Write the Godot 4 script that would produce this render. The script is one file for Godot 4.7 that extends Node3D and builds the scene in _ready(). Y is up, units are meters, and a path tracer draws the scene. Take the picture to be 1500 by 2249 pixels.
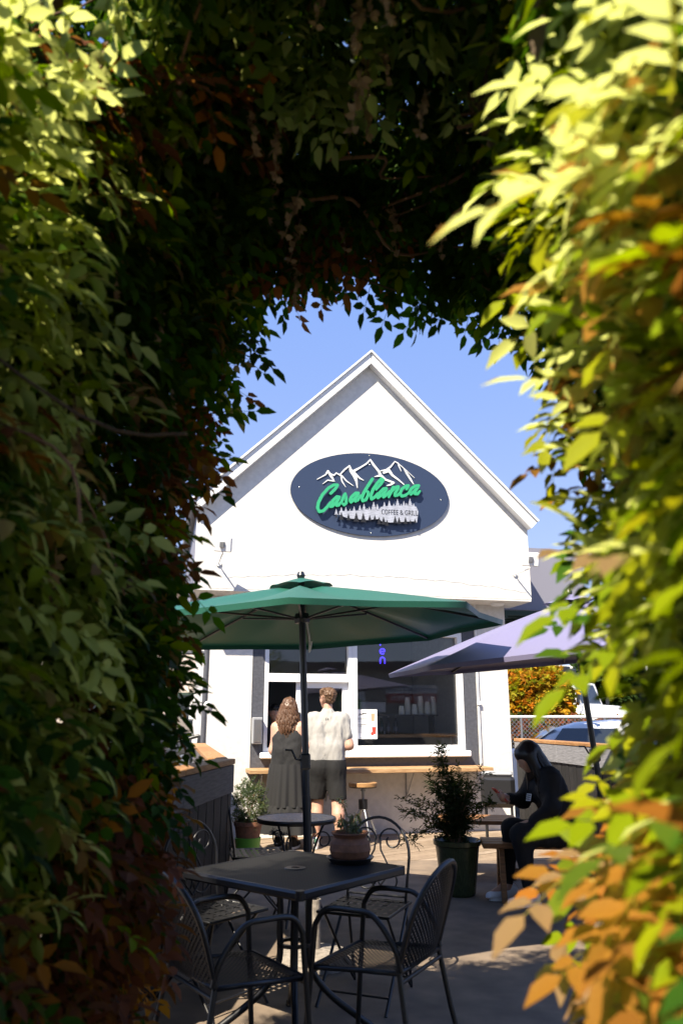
extends Node3D

var rng := RandomNumberGenerator.new()
var M := {}
var taken := {}
const EYE := Vector3(0, 1.45, 0)

# ---------------------------------------------------------------- geometry
class Geo:
	var v := PackedVector3Array()
	var n := PackedVector3Array()
	var ix := PackedInt32Array()

	func tri(a: Vector3, b: Vector3, c: Vector3, na: Vector3, nb: Vector3, nc: Vector3) -> void:
		var k := v.size()
		v.append(a); v.append(b); v.append(c)
		n.append(na); n.append(nb); n.append(nc)
		# clockwise front faces: the plane's normal is (a-c)x(a-b)
		if (a - c).cross(a - b).dot(na + nb + nc) >= 0:
			ix.append(k); ix.append(k + 1); ix.append(k + 2)
		else:
			ix.append(k); ix.append(k + 2); ix.append(k + 1)

	func flat(pts: Array, inside: Vector3) -> void:
		var nn: Vector3 = (pts[1] - pts[0]).cross(pts[2] - pts[0])
		if nn.length_squared() < 1e-16 and pts.size() > 3:
			nn = (pts[2] - pts[0]).cross(pts[3] - pts[0])
		nn = nn.normalized()
		var mid := Vector3.ZERO
		for p in pts: mid += p
		mid /= pts.size()
		if nn.dot(mid - inside) < 0: nn = -nn
		for k in range(1, pts.size() - 1):
			tri(pts[0], pts[k], pts[k + 1], nn, nn, nn)

	func box(at: Vector3, size: Vector3, turn := Basis.IDENTITY, ch := 0.0) -> void:
		var h := size / 2
		var inner := h - Vector3.ONE * ch
		var P := func(s: Vector3, ax: int) -> Vector3:
			var p := inner * s
			p[ax] = h[ax] * s[ax]
			return at + turn * p
		for ax in 3:
			var b := (ax + 1) % 3
			var c := (ax + 2) % 3
			for s in [-1.0, 1.0]:
				var f := []
				for q in [[-1, -1], [1, -1], [1, 1], [-1, 1]]:
					var d := Vector3.ZERO
					d[ax] = s; d[b] = q[0]; d[c] = q[1]
					f.append(P.call(d, ax))
				flat(f, at)
		if ch <= 0: return
		for ax in 3:
			var b := (ax + 1) % 3
			var c := (ax + 2) % 3
			for q in [[-1, -1], [1, -1], [1, 1], [-1, 1]]:
				var lo := Vector3.ZERO
				lo[ax] = -1; lo[b] = q[0]; lo[c] = q[1]
				var hi := lo
				hi[ax] = 1
				flat([P.call(lo, b), P.call(hi, b), P.call(hi, c), P.call(lo, c)], at)
		for x in [-1, 1]:
			for y in [-1, 1]:
				for z in [-1, 1]:
					var s := Vector3(x, y, z)
					flat([P.call(s, 0), P.call(s, 1), P.call(s, 2)], at)

	func beam(a: Vector3, b: Vector3, w: float, t: float, up := Vector3.UP) -> void:
		var x := (b - a).normalized()
		var z := x.cross(up).normalized()
		var y := z.cross(x)
		box((a + b) / 2, Vector3(a.distance_to(b), t, w), Basis(x, y, z))

	func tube(pts: Array, r, k := 7, caps := true) -> void:
		var m := pts.size()
		if m < 2: return
		var side := Vector3.ZERO
		var rings := []
		var norms := []
		for i in m:
			var t: Vector3 = (pts[mini(i + 1, m - 1)] - pts[maxi(i - 1, 0)]).normalized()
			if side == Vector3.ZERO:
				side = t.cross(Vector3.UP if absf(t.y) < 0.9 else Vector3.RIGHT).normalized()
			side = (side - t * side.dot(t)).normalized()
			var up := t.cross(side)
			var rad: float = r[i] if r is Array else r
			var ring := []
			var nor := []
			for j in k:
				var a := TAU * j / k
				var d := side * cos(a) + up * sin(a)
				ring.append(pts[i] + d * rad)
				nor.append(d)
			rings.append(ring); norms.append(nor)
		for i in m - 1:
			for j in k:
				var q := (j + 1) % k
				tri(rings[i][j], rings[i][q], rings[i + 1][q], norms[i][j], norms[i][q], norms[i + 1][q])
				tri(rings[i][j], rings[i + 1][q], rings[i + 1][j], norms[i][j], norms[i + 1][q], norms[i + 1][j])
		if caps:
			flat(rings[0], pts[1])
			flat(rings[m - 1], pts[m - 2])

	func lathe(profile: Array, k := 24, at := Vector3.ZERO, turn := Basis.IDENTITY) -> void:
		var total := 0.0
		for i in profile.size() - 1: total += (profile[i + 1].y - profile[i].y) * (profile[i].x + profile[i + 1].x)
		var way := -1.0 if total < 0 or absf(total) < 1e-7 and profile[0].x < profile[-1].x else 1.0
		for i in profile.size() - 1:
			var a: Vector2 = profile[i]
			var b: Vector2 = profile[i + 1]
			var e := (b - a).normalized()
			var nr := e.y * way
			var ny := -e.x * way
			for j in k:
				var t0 := TAU * j / k
				var t1 := TAU * (j + 1) / k
				var P := func(p: Vector2, t: float) -> Vector3: return at + turn * Vector3(p.x * cos(t), p.y, p.x * sin(t))
				var n0 := turn * Vector3(nr * cos(t0), ny, nr * sin(t0))
				var n1 := turn * Vector3(nr * cos(t1), ny, nr * sin(t1))
				if b.x > 1e-5: tri(P.call(a, t0), P.call(b, t1), P.call(b, t0), n0, n1, n0)
				if a.x > 1e-5: tri(P.call(a, t0), P.call(a, t1), P.call(b, t1), n0, n1, n1)

	func extrude(poly: Array, z0: float, z1: float, turn := Transform3D.IDENTITY) -> void:
		var flat2 := PackedVector2Array()
		for p in poly: flat2.append(Vector2(p[0], p[1]))
		if Geometry2D.is_polygon_clockwise(flat2): flat2.reverse()
		var t := Geometry2D.triangulate_polygon(flat2)
		for s in [[z0, -1.0], [z1, 1.0]]:
			var nn: Vector3 = turn.basis.z.normalized() * s[1]
			for k in range(0, t.size(), 3):
				var q := []
				for j in 3: q.append(turn * Vector3(flat2[t[k + j]].x, flat2[t[k + j]].y, s[0]))
				tri(q[0], q[1], q[2], nn, nn, nn)
		for k in flat2.size():
			var a := flat2[k]
			var b := flat2[(k + 1) % flat2.size()]
			var e := (b - a).normalized()
			var nn := turn.basis * Vector3(e.y, -e.x, 0)
			var p0 := turn * Vector3(a.x, a.y, z0)
			var p1 := turn * Vector3(b.x, b.y, z0)
			var p2 := turn * Vector3(b.x, b.y, z1)
			var p3 := turn * Vector3(a.x, a.y, z1)
			tri(p0, p1, p2, nn, nn, nn); tri(p0, p2, p3, nn, nn, nn)

	func capsule2d(a: Vector2, b: Vector2, ra: float, rb: float, z0: float, z1: float) -> void:
		var d := b - a
		var an := d.angle() if d.length() > 1e-6 else 0.0
		var poly := []
		for j in 7:
			var t := an + PI / 2 + PI * j / 6
			poly.append(a + Vector2(cos(t), sin(t)) * ra)
		for j in 7:
			var t := an - PI / 2 + PI * j / 6
			poly.append(b + Vector2(cos(t), sin(t)) * rb)
		extrude(poly, z0, z1)

	# rows of points, smooth; wraps round in each row when closed
	func sheet(rows: Array, closed := false, flip := false) -> void:
		var h := rows.size()
		var w: int = rows[0].size()
		var nor := []
		for i in h:
			var r := []
			for j in w:
				var l: Vector3 = rows[i][(j - 1 + w) % w if closed else maxi(j - 1, 0)]
				var g: Vector3 = rows[i][(j + 1) % w if closed else mini(j + 1, w - 1)]
				var u: Vector3 = rows[maxi(i - 1, 0)][j]
				var d: Vector3 = rows[mini(i + 1, h - 1)][j]
				var nn := (g - l).cross(d - u).normalized()
				r.append(-nn if flip else nn)
			nor.append(r)
		for i in h - 1:
			for j in (w if closed else w - 1):
				var q := (j + 1) % w
				tri(rows[i][j], rows[i][q], rows[i + 1][q], nor[i][j], nor[i][q], nor[i + 1][q])
				tri(rows[i][j], rows[i + 1][q], rows[i + 1][j], nor[i][j], nor[i + 1][q], nor[i + 1][j])

	func mesh() -> ArrayMesh:
		var a := []
		a.resize(Mesh.ARRAY_MAX)
		a[Mesh.ARRAY_VERTEX] = v
		a[Mesh.ARRAY_NORMAL] = n
		a[Mesh.ARRAY_INDEX] = ix
		var m := ArrayMesh.new()
		if v.size(): m.add_surface_from_arrays(Mesh.PRIMITIVE_TRIANGLES, a)
		return m

# A body as a field of tapered capsules, joined smoothly and meshed with surface nets
class Flesh:
	var bones := []
	var k := 40.0
	var cut := -1e9
	var fold_y := 1.0
	var cut_top := 1e9
	func bone(a: Vector3, b: Vector3, ra: float, rb: float) -> void: bones.append([a, b, ra, rb])
	func chain(p: Array, r: Array) -> void:
		for i in p.size() - 1: bone(p[i], p[i + 1], r[i], r[i + 1])
	func into(g: Geo, cell: float, ripple := 0.0, noise: FastNoiseLite = null) -> void:
		var lo := Vector3.ONE * 1e9
		var hi := -lo
		for b in bones:
			var m := maxf(b[2], b[3]) + cell * 3
			for p in [b[0], b[1]]:
				lo = lo.min(p - Vector3.ONE * m); hi = hi.max(p + Vector3.ONE * m)
		var N := Vector3i(((hi - lo) / cell).ceil()) + Vector3i.ONE
		var sx := N.y * N.z
		var sy := N.z
		var f := PackedFloat32Array()
		f.resize(N.x * sx)
		f.fill(0.0)
		for b in bones:
			var a: Vector3 = b[0]
			var ab: Vector3 = b[1] - a
			var ra: float = b[2]
			var dr: float = b[3] - ra
			var l2 := maxf(ab.length_squared(), 1e-9)
			var m := maxf(ra, ra + dr) + 0.075
			var i0 := Vector3i(((a.min(b[1]) - Vector3.ONE * m - lo) / cell).floor()).max(Vector3i.ZERO)
			var i1 := Vector3i(((a.max(b[1]) + Vector3.ONE * m - lo) / cell).ceil()).min(N - Vector3i.ONE)
			for x in range(i0.x, i1.x + 1):
				for y in range(i0.y, i1.y + 1):
					var at := x * sx + y * sy
					for z in range(i0.z, i1.z + 1):
						var p := lo + Vector3(x, y, z) * cell - a
						var t := clampf(p.dot(ab) / l2, 0.0, 1.0)
						var d := (p - ab * t).length() - ra - dr * t
						if d < 0.07: f[at + z] += exp(-k * d)
		var val := PackedFloat32Array()
		val.resize(f.size())
		for i in f.size():
			val[i] = 0.2 if f[i] <= 1e-9 else -log(f[i]) / k
		if ripple > 0:
			for x in N.x:
				for y in N.y:
					for z in N.z:
						var i := x * sx + y * sy + z
						if val[i] < 0.06: val[i] += ripple * noise.get_noise_3dv((lo + Vector3(x, y, z) * cell) * Vector3(1.5, fold_y, 1.5))
		if cut > -1e8 or cut_top < 1e8:
			for y in N.y:
				var yy := lo.y + y * cell
				var lim := maxf(cut - yy, yy - cut_top)
				if lim < -0.1: continue
				for x in N.x:
					for z in N.z:
						var i := x * sx + y * sy + z
						val[i] = maxf(val[i], lim)
		var vid := PackedInt32Array()
		vid.resize(f.size())
		vid.fill(-1)
		var base := g.v.size()
		var off := [0, sx, sy, sx + sy, 1, sx + 1, sy + 1, sx + sy + 1]
		var edges := [[0, 1], [2, 3], [4, 5], [6, 7], [0, 2], [1, 3], [4, 6], [5, 7], [0, 4], [1, 5], [2, 6], [3, 7]]
		for x in N.x - 1:
			for y in N.y - 1:
				for z in N.z - 1:
					var i := x * sx + y * sy + z
					var inside := 0
					for o in 8:
						if val[i + off[o]] < 0: inside += 1
					if inside == 0 or inside == 8: continue
					var sum := Vector3.ZERO
					var cnt := 0
					for e in edges:
						var fa := val[i + off[e[0]]]
						var fb := val[i + off[e[1]]]
						if (fa < 0) == (fb < 0): continue
						var t := fa / (fa - fb)
						var pa := Vector3(e[0] & 1, (e[0] >> 1) & 1, (e[0] >> 2) & 1)
						var pb := Vector3(e[1] & 1, (e[1] >> 1) & 1, (e[1] >> 2) & 1)
						sum += pa.lerp(pb, t)
						cnt += 1
					vid[i] = g.v.size()
					g.v.append(lo + (Vector3(x, y, z) + sum / cnt) * cell)
					var gr := Vector3(val[i + sx] - val[i], val[i + sy] - val[i], val[i + 1] - val[i]) + Vector3(val[i + sx + sy + 1] - val[i + sy + 1], val[i + sx + sy + 1] - val[i + sx + 1], val[i + sx + sy + 1] - val[i + sx + sy])
					g.n.append(gr.normalized() if gr.length_squared() > 0 else Vector3.UP)
		for x in range(1, N.x - 1):
			for y in range(1, N.y - 1):
				for z in range(1, N.z - 1):
					var i := x * sx + y * sy + z
					for ax in 3:
						var st: int = [sx, sy, 1][ax]
						if (val[i] < 0) == (val[i + st] < 0): continue
						var b1: int = [sy, 1, sx][ax]
						var c1: int = [1, sx, sy][ax]
						var q := [vid[i], vid[i - b1], vid[i - b1 - c1], vid[i - c1]]
						if q.min() < base: continue
						var nn := g.n[q[0]] + g.n[q[2]]
						var a := g.v[q[0]]
						var w: bool = (a - g.v[q[2]]).cross(a - g.v[q[1]]).dot(nn) >= 0
						for t in [[0, 1, 2], [0, 2, 3]]:
							g.ix.append(q[t[0]])
							g.ix.append(q[t[1]] if w else q[t[2]])
							g.ix.append(q[t[2]] if w else q[t[1]])

# ---------------------------------------------------------------- scene helpers
func numbered(called: String) -> String:
	var k: int = taken.get(called, 0)
	taken[called] = k + 1
	return called if k == 0 else "%s_%03d" % [called, k]

func thing(called: String, label: String, category: String, at := Vector3.ZERO, turn := 0.0, group := "") -> Node3D:
	var o := Node3D.new()
	o.name = numbered(called)
	add_child(o)
	o.position = at
	o.rotation.y = turn
	o.set_meta("label", label)
	o.set_meta("category", category)
	if group: o.set_meta("group", group)
	return o

func part(parent: Node3D, called: String, g, m: Material, at := Transform3D.IDENTITY) -> MeshInstance3D:
	var o := MeshInstance3D.new()
	o.name = called
	o.mesh = g.mesh() if g is Geo else g
	o.material_override = m
	o.transform = at
	parent.add_child(o, true)
	return o

func structure(called: String, g, m: Material) -> MeshInstance3D:
	var o := part(self, called, g, m)
	o.set_meta("kind", "structure")
	return o

func scatter(parent: Node3D, called: String, m: Mesh, mt: Material, xf: Array, col: Array) -> MultiMeshInstance3D:
	var mm := MultiMesh.new()
	mm.transform_format = MultiMesh.TRANSFORM_3D
	mm.use_colors = true
	mm.mesh = m
	mm.instance_count = xf.size()
	for i in xf.size():
		mm.set_instance_transform(i, xf[i])
		mm.set_instance_color(i, col[i])
	var o := MultiMeshInstance3D.new()
	o.name = called
	o.multimesh = mm
	o.material_override = mt
	o.set_meta("kind", "stuff")
	parent.add_child(o, true)
	return o

func copy(o: Node3D, called: String, label: String, at: Vector3, turn: float, group := "") -> Node3D:
	var c: Node3D = o.duplicate()
	c.name = numbered(called)
	add_child(c)
	c.position = at
	c.rotation = Vector3(0, turn, 0)
	c.set_meta("label", label)
	if group: c.set_meta("group", group)
	return c

func lin(r: float, g: float, b: float, a := 1.0) -> Color: return Color(r, g, b, a).linear_to_srgb()

func mat(key: String, r: float, g: float, b: float, rough := 0.7, metal := 0.0) -> StandardMaterial3D:
	var m := StandardMaterial3D.new()
	m.resource_name = key
	m.albedo_color = lin(r, g, b)
	m.roughness = rough
	m.metallic = metal
	m.cull_mode = BaseMaterial3D.CULL_DISABLED
	M[key] = m
	return m

func grain(m: StandardMaterial3D, freq: float, low: Color, high: Color, per_metre: float, bump := 0.0, stretch := Vector3.ONE, world := true, kind := FastNoiseLite.TYPE_SIMPLEX_SMOOTH, octaves := 4) -> void:
	var nz := FastNoiseLite.new()
	nz.seed = hash(m.resource_name) % 1000
	nz.noise_type = kind
	nz.frequency = freq
	nz.fractal_octaves = octaves
	var t := NoiseTexture2D.new()
	t.width = 512; t.height = 512; t.seamless = true; t.noise = nz
	var gr := Gradient.new()
	gr.set_color(0, low); gr.set_color(1, high)
	t.color_ramp = gr
	m.albedo_texture = t
	m.uv1_triplanar = true
	m.uv1_world_triplanar = world
	m.uv1_scale = stretch * per_metre
	if bump > 0:
		var t2 := NoiseTexture2D.new()
		t2.width = 512; t2.height = 512; t2.seamless = true; t2.noise = nz
		m.heightmap_enabled = true
		m.heightmap_texture = t2
		m.heightmap_scale = bump

func g1(x: float) -> Color: return Color(x, x, x)

func spiral(c: Vector3, u: Vector3, w: Vector3, r0: float, r1: float, a0: float, a1: float, k: int) -> Array:
	var out := []
	for i in k + 1:
		var t := float(i) / k
		var a := lerpf(a0, a1, t)
		out.append(c + (u * cos(a) + w * sin(a)) * lerpf(r0, r1, t))
	return out

func curve(p: Array, per := 6) -> Array:
	var out := []
	for i in p.size() - 1:
		var a: Vector3 = p[maxi(i - 1, 0)]
		var b: Vector3 = p[i]
		var c: Vector3 = p[i + 1]
		var d: Vector3 = p[mini(i + 2, p.size() - 1)]
		for j in per:
			out.append(b.cubic_interpolate(c, a, d, float(j) / per))
	out.append(p[-1])
	return out

# a lattice of flat strips on a surface f(u, v), u and v from 0 to 1
func lattice(g: Geo, f: Callable, nu: int, nv: int, width: float, diagonal: bool, steps := 10) -> void:
	var lines := []
	if diagonal:
		for k in range(-nv, nu + 1):
			lines.append([Vector2(float(k) / nu, 0), Vector2(float(k + nv) / nu, 1)])
			lines.append([Vector2(float(k + nv) / nu, 0), Vector2(float(k) / nu, 1)])
	else:
		for k in nu: lines.append([Vector2((k + 0.5) / nu, 0), Vector2((k + 0.5) / nu, 1)])
		for k in nv: lines.append([Vector2(0, (k + 0.5) / nv), Vector2(1, (k + 0.5) / nv)])
	var flip := 0
	for l in lines:
		flip += 1
		var pts := []
		for s in steps + 1:
			var q: Vector2 = l[0].lerp(l[1], float(s) / steps)
			if q.x < -1e-4 or q.x > 1.0001: continue
			var p = f.call(q.x, q.y)
			if p != null: pts.append(p)
		for i in pts.size() - 1:
			var e: Vector3 = pts[i + 1] - pts[i]
			if e.length() < 1e-5: continue
			var nn: Vector3 = f.call(0.5, 0.55) - f.call(0.5, 0.45)
			var n2: Vector3 = (f.call(0.6, 0.5) - f.call(0.4, 0.5)).cross(nn).normalized()
			var s := e.cross(n2).normalized() * width / 2
			var o := n2 * (0.0012 if flip % 2 else -0.0012)
			g.flat([pts[i] - s + o, pts[i + 1] - s + o, pts[i + 1] + s + o, pts[i] + s + o], pts[i] + o - n2)

# ---------------------------------------------------------------- the scene
func _ready() -> void:
	rng.seed = 20240917
	var cam := Camera3D.new()
	cam.name = "camera"
	add_child(cam)
	cam.position = EYE
	cam.rotation_degrees = Vector3(14.94, 0, 0)
	cam.near = 0.05
	cam.far = 4000
	var lens := CameraAttributesPhysical.new()
	lens.frustum_focal_length = 26.46
	lens.frustum_focus_distance = 7.0
	lens.exposure_aperture = 2.7
	lens.frustum_near = 0.05
	lens.frustum_far = 4000
	cam.attributes = lens
	cam.fov = 66.97
	cam.current = true

	var env := Environment.new()
	env.background_mode = Environment.BG_SKY
	var sm := ProceduralSkyMaterial.new()
	sm.sky_top_color = Color(0.47, 0.60, 0.86)
	sm.sky_horizon_color = Color(0.80, 0.86, 0.94)
	sm.sky_curve = 0.16
	sm.ground_bottom_color = Color(0.30, 0.29, 0.28)
	sm.ground_horizon_color = Color(0.55, 0.58, 0.62)
	sm.sun_angle_max = 4.0
	sm.energy_multiplier = 1.0
	var sky := Sky.new()
	sky.sky_material = sm
	env.sky = sky
	env.background_energy_multiplier = 0.58
	env.tonemap_mode = Environment.TONE_MAPPER_LINEAR
	env.tonemap_exposure = 2.35
	env.sdfgi_enabled = true
	env.ssao_enabled = true
	env.ssil_enabled = true
	var we := WorldEnvironment.new()
	we.name = "environment"
	we.environment = env
	add_child(we)

	var sun := DirectionalLight3D.new()
	sun.name = "sun"
	sun.light_color = Color(1.0, 0.95, 0.86)
	sun.light_energy = 1.6
	sun.light_angular_distance = 0.5
	sun.shadow_enabled = true
	add_child(sun)
	sun.look_at_from_position(Vector3(-4.5, 10, 7.2), Vector3.ZERO)

	materials()
	setting()
	building()
	sign_board()
	facade_fittings()
	background()
	fences()
	furniture()
	people()
	plants()
	vines()

func materials() -> void:
	var m := mat("stucco", 0.74, 0.725, 0.69, 0.85)
	grain(m, 0.02, g1(0.90), g1(1.0), 0.9, 0.25)
	m = mat("trim_white", 0.80, 0.80, 0.79, 0.5)
	m = mat("slate_paint", 0.085, 0.09, 0.11, 0.6)
	grain(m, 0.03, g1(0.82), g1(1.0), 1.2, 0.2)
	m = mat("grey_panel", 0.22, 0.22, 0.27, 0.6)
	m = mat("roof_grey", 0.12, 0.12, 0.13, 0.8)
	m = mat("vinyl", 0.80, 0.81, 0.83, 0.35)
	m = mat("sign_blue", 0.030, 0.046, 0.092, 0.35)
	m = mat("sign_green", 0.03, 0.36, 0.165, 0.45)
	m = mat("sign_white", 0.80, 0.80, 0.78, 0.4)
	m = mat("sign_silver", 0.50, 0.53, 0.62, 0.35)
	grain(m, 0.006, g1(0.72), g1(1.0), 3.0, 0, Vector3(1, 9, 1), false)
	m = mat("ink", 0.012, 0.012, 0.014, 0.5)
	m = mat("ink_grey", 0.10, 0.10, 0.11, 0.6)
	m = mat("lamp_white", 0.76, 0.77, 0.78, 0.35)
	m = mat("steel", 0.35, 0.36, 0.37, 0.35, 0.8)
	m = mat("glass", 0.01, 0.012, 0.012, 0.02)
	m.transparency = BaseMaterial3D.TRANSPARENCY_ALPHA
	m.albedo_color.a = 0.04
	m.metallic_specular = 0.5
	m = mat("car_glass", 0.02, 0.025, 0.03, 0.05)
	m.metallic_specular = 0.8
	m = mat("concrete", 0.265, 0.205, 0.152, 0.9)
	grain(m, 0.012, Color(0.72, 0.72, 0.73), Color(1, 0.99, 0.97), 0.45, 0.12, Vector3.ONE, true, FastNoiseLite.TYPE_SIMPLEX_SMOOTH, 6)
	m = mat("asphalt", 0.10, 0.10, 0.10, 0.95)
	grain(m, 0.03, g1(0.75), g1(1.0), 0.7, 0.1)
	m = mat("ground_grey", 0.20, 0.19, 0.18, 0.95)
	grain(m, 0.02, g1(0.75), g1(1.0), 0.15)
	for k in 3:
		m = mat("deck_%d" % k, [0.40, 0.35, 0.44][k], [0.30, 0.26, 0.34][k], [0.21, 0.18, 0.25][k], 0.8)
		grain(m, 0.012, g1(0.7), g1(1.0), 1.1, 0.1, Vector3(1, 1, 6), false)
	for k in 3:
		m = mat("cap_wood_%d" % k, [0.52, 0.46, 0.56][k], [0.29, 0.25, 0.33][k], [0.12, 0.10, 0.15][k], 0.65)
		grain(m, 0.010, Color(0.72, 0.66, 0.6), g1(1.0), 1.0, 0.08, Vector3(1.2, 9, 9), false)
	m = mat("grey_wood", 0.16, 0.15, 0.15, 0.85)
	grain(m, 0.012, g1(0.78), g1(1.0), 1.0, 0.08, Vector3(0.8, 9, 9), false)
	m = mat("pale_grey_wood", 0.30, 0.30, 0.32, 0.8)
	grain(m, 0.012, g1(0.75), g1(1.0), 1.0, 0.1, Vector3(1.2, 8, 8), false)
	for k in 3:
		m = mat("black_board_%d" % k, [0.020, 0.026, 0.016][k], [0.019, 0.025, 0.016][k], [0.021, 0.027, 0.017][k], 0.75)
		grain(m, 0.012, g1(0.55), g1(1.0), 1.0, 0.1, Vector3(8, 1.2, 8), false)
	m = mat("bench_wood", 0.36, 0.16, 0.05, 0.6)
	grain(m, 0.012, g1(0.65), g1(1.0), 1.0, 0.05, Vector3(1.2, 8, 8), false)
	m = mat("counter_wood", 0.55, 0.36, 0.19, 0.6)
	grain(m, 0.010, Color(0.74, 0.68, 0.62), g1(1.0), 1.0, 0.05, Vector3(1.0, 9, 9), false)
	m = mat("stool_wood", 0.48, 0.26, 0.10, 0.5)
	grain(m, 0.010, g1(0.7), g1(1.0), 2.0, 0.05, Vector3(1.0, 6, 9), false)
	m = mat("black_metal", 0.006, 0.0065, 0.009, 0.38, 0.0)
	m.metallic_specular = 0.6
	m = mat("mesh_metal", 0.008, 0.008, 0.009, 0.5)
	m.metallic_specular = 0.4
	m = mat("bronze_metal", 0.010, 0.009, 0.008, 0.4)
	m.metallic_specular = 0.6
	m = mat("perforated", 0.014, 0.014, 0.015, 0.6)
	m.metallic_specular = 0.35
	var im := Image.create(64, 64, false, Image.FORMAT_RGB8)
	im.fill(Color(1, 1, 1))
	for q in 2:
		for yy in range(-11, 12):
			for xx in range(-11, 12):
				if xx * xx + yy * yy < 110: im.set_pixel(posmod(16 + q * 32 + xx, 64), posmod(16 + q * 32 + yy, 64), Color(0.12, 0.12, 0.12))
	im.generate_mipmaps()
	m.albedo_texture = ImageTexture.create_from_image(im)
	m.uv1_triplanar = true
	m.uv1_scale = Vector3.ONE * 55
	m = mat("umbrella_green", 0.020, 0.125, 0.085, 0.5)
	grain(m, 0.05, g1(0.9), g1(1.0), 3.0, 0.02, Vector3.ONE, false)
	m.backlight_enabled = true
	m.backlight = Color(0.2, 0.26, 0.24)
	m = mat("umbrella_lavender", 0.20, 0.185, 0.31, 0.6)
	grain(m, 0.05, g1(0.9), g1(1.0), 3.0, 0.02, Vector3.ONE, false)
	m.rim_enabled = true; m.rim = 0.4; m.rim_tint = 0.3
	m = mat("umbrella_pole", 0.012, 0.014, 0.019, 0.35)
	m.metallic_specular = 0.6
	m = mat("base_stone", 0.42, 0.37, 0.32, 0.9)
	grain(m, 0.02, g1(0.6), g1(1.0), 2.0, 0.2)
	m = mat("terracotta", 0.30, 0.125, 0.062, 0.75)
	grain(m, 0.015, Color(0.7, 0.72, 0.76), g1(1.0), 3.0, 0.05, Vector3.ONE, false)
	m = mat("glaze_green", 0.060, 0.080, 0.032, 0.25)
	grain(m, 0.02, g1(0.6), g1(1.0), 2.0, 0.03, Vector3(3, 0.7, 3), false)
	m = mat("lime_plastic", 0.12, 0.34, 0.03, 0.4)
	m = mat("soil", 0.03, 0.022, 0.016, 1.0)
	m = mat("mosaic", 0.62, 0.60, 0.60, 0.4)
	var nz := FastNoiseLite.new()
	nz.noise_type = FastNoiseLite.TYPE_CELLULAR
	nz.cellular_return_type = FastNoiseLite.RETURN_CELL_VALUE
	nz.frequency = 0.06
	var t := NoiseTexture2D.new()
	t.width = 512; t.height = 512; t.noise = nz
	var gr := Gradient.new()
	gr.offsets = PackedFloat32Array([0, 0.2, 0.4, 0.55, 0.7, 0.85, 1])
	gr.colors = PackedColorArray([Color(0.2, 0.2, 0.22), Color(0.75, 0.74, 0.74), Color(0.35, 0.45, 0.62), Color(0.8, 0.79, 0.76), Color(0.72, 0.5, 0.34), Color(0.5, 0.5, 0.5), Color(0.25, 0.27, 0.3)])
	gr.interpolation_mode = Gradient.GRADIENT_INTERPOLATE_CONSTANT
	t.color_ramp = gr
	m.albedo_texture = t
	m.uv1_triplanar = true
	m.uv1_scale = Vector3.ONE * 1.6
	m = mat("skin", 0.50, 0.285, 0.20, 0.55)
	m.subsurf_scatter_enabled = true
	m.subsurf_scatter_strength = 0.15
	m = mat("skin_dark", 0.26, 0.135, 0.085, 0.55)
	m = mat("shirt_grey", 0.40, 0.385, 0.36, 0.9)
	grain(m, 0.05, g1(0.86), g1(1.0), 4.0, 0.05, Vector3.ONE, false)
	m.rim_enabled = true; m.rim = 0.3
	m = mat("shorts_black", 0.008, 0.0078, 0.008, 0.85)
	m = mat("dress_black", 0.016, 0.0155, 0.016, 0.85)
	grain(m, 0.02, g1(0.7), g1(1.0), 4.0, 0.05, Vector3(6, 1, 6), false)
	m.rim_enabled = true; m.rim = 0.4
	m = mat("cloth_black", 0.008, 0.008, 0.009, 0.85)
	m = mat("hair_brown", 0.11, 0.054, 0.027, 0.42)
	m = mat("hair_short", 0.13, 0.070, 0.035, 0.45)
	m = mat("hair_dark", 0.012, 0.009, 0.008, 0.4)
	m = mat("shoe_white", 0.78, 0.78, 0.79, 0.6)
	m = mat("shoe_green", 0.10, 0.25, 0.19, 0.6)
	m = mat("paper", 0.82, 0.82, 0.81, 0.6)
	m = mat("cup_white", 0.72, 0.72, 0.62, 0.5)
	m = mat("print_red", 0.62, 0.06, 0.04, 0.5)
	m = mat("print_tan", 0.62, 0.36, 0.22, 0.5)
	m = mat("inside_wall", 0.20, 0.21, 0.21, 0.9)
	m = mat("inside_floor", 0.06, 0.05, 0.05, 0.6)
	m = mat("plastic_dark", 0.02, 0.02, 0.022, 0.3)
	m = mat("plastic_grey", 0.30, 0.31, 0.33, 0.4)
	m = mat("neon", 0.2, 0.15, 0.9, 0.4)
	m.emission_enabled = true
	m.emission = Color(0.22, 0.14, 1.0)
	m.emission_energy_multiplier = 1.3
	m = mat("car_white", 0.72, 0.73, 0.75, 0.25)
	m.clearcoat_enabled = true
	m = mat("truck_white", 0.78, 0.78, 0.77, 0.3)
	m = mat("tyre", 0.02, 0.02, 0.02, 0.85)
	m = mat("suv_grey", 0.03, 0.033, 0.045, 0.25)
	m.clearcoat_enabled = true
	m = mat("siding", 0.70, 0.60, 0.50, 0.75)
	m = mat("green_wood", 0.022, 0.045, 0.030, 0.7)
	m = mat("far_brown", 0.16, 0.12, 0.10, 0.8)
	m = mat("far_blue", 0.05, 0.12, 0.35, 0.5)
	m = mat("hill_rock", 0.05, 0.065, 0.06, 0.95)
	grain(m, 0.02, g1(0.6), g1(1.0), 0.004)
	m = mat("store_wall", 0.36, 0.33, 0.29, 0.85)
	m = mat("banner_red", 0.45, 0.03, 0.03, 0.6)
	m = mat("banner_white", 0.8, 0.8, 0.8, 0.6)
	m = mat("banner_blue", 0.03, 0.05, 0.2, 0.6)
	m = mat("bark", 0.13, 0.085, 0.05, 0.9)
	grain(m, 0.03, g1(0.5), g1(1.0), 3.0, 0.3, Vector3(6, 1, 6), false)
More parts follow.
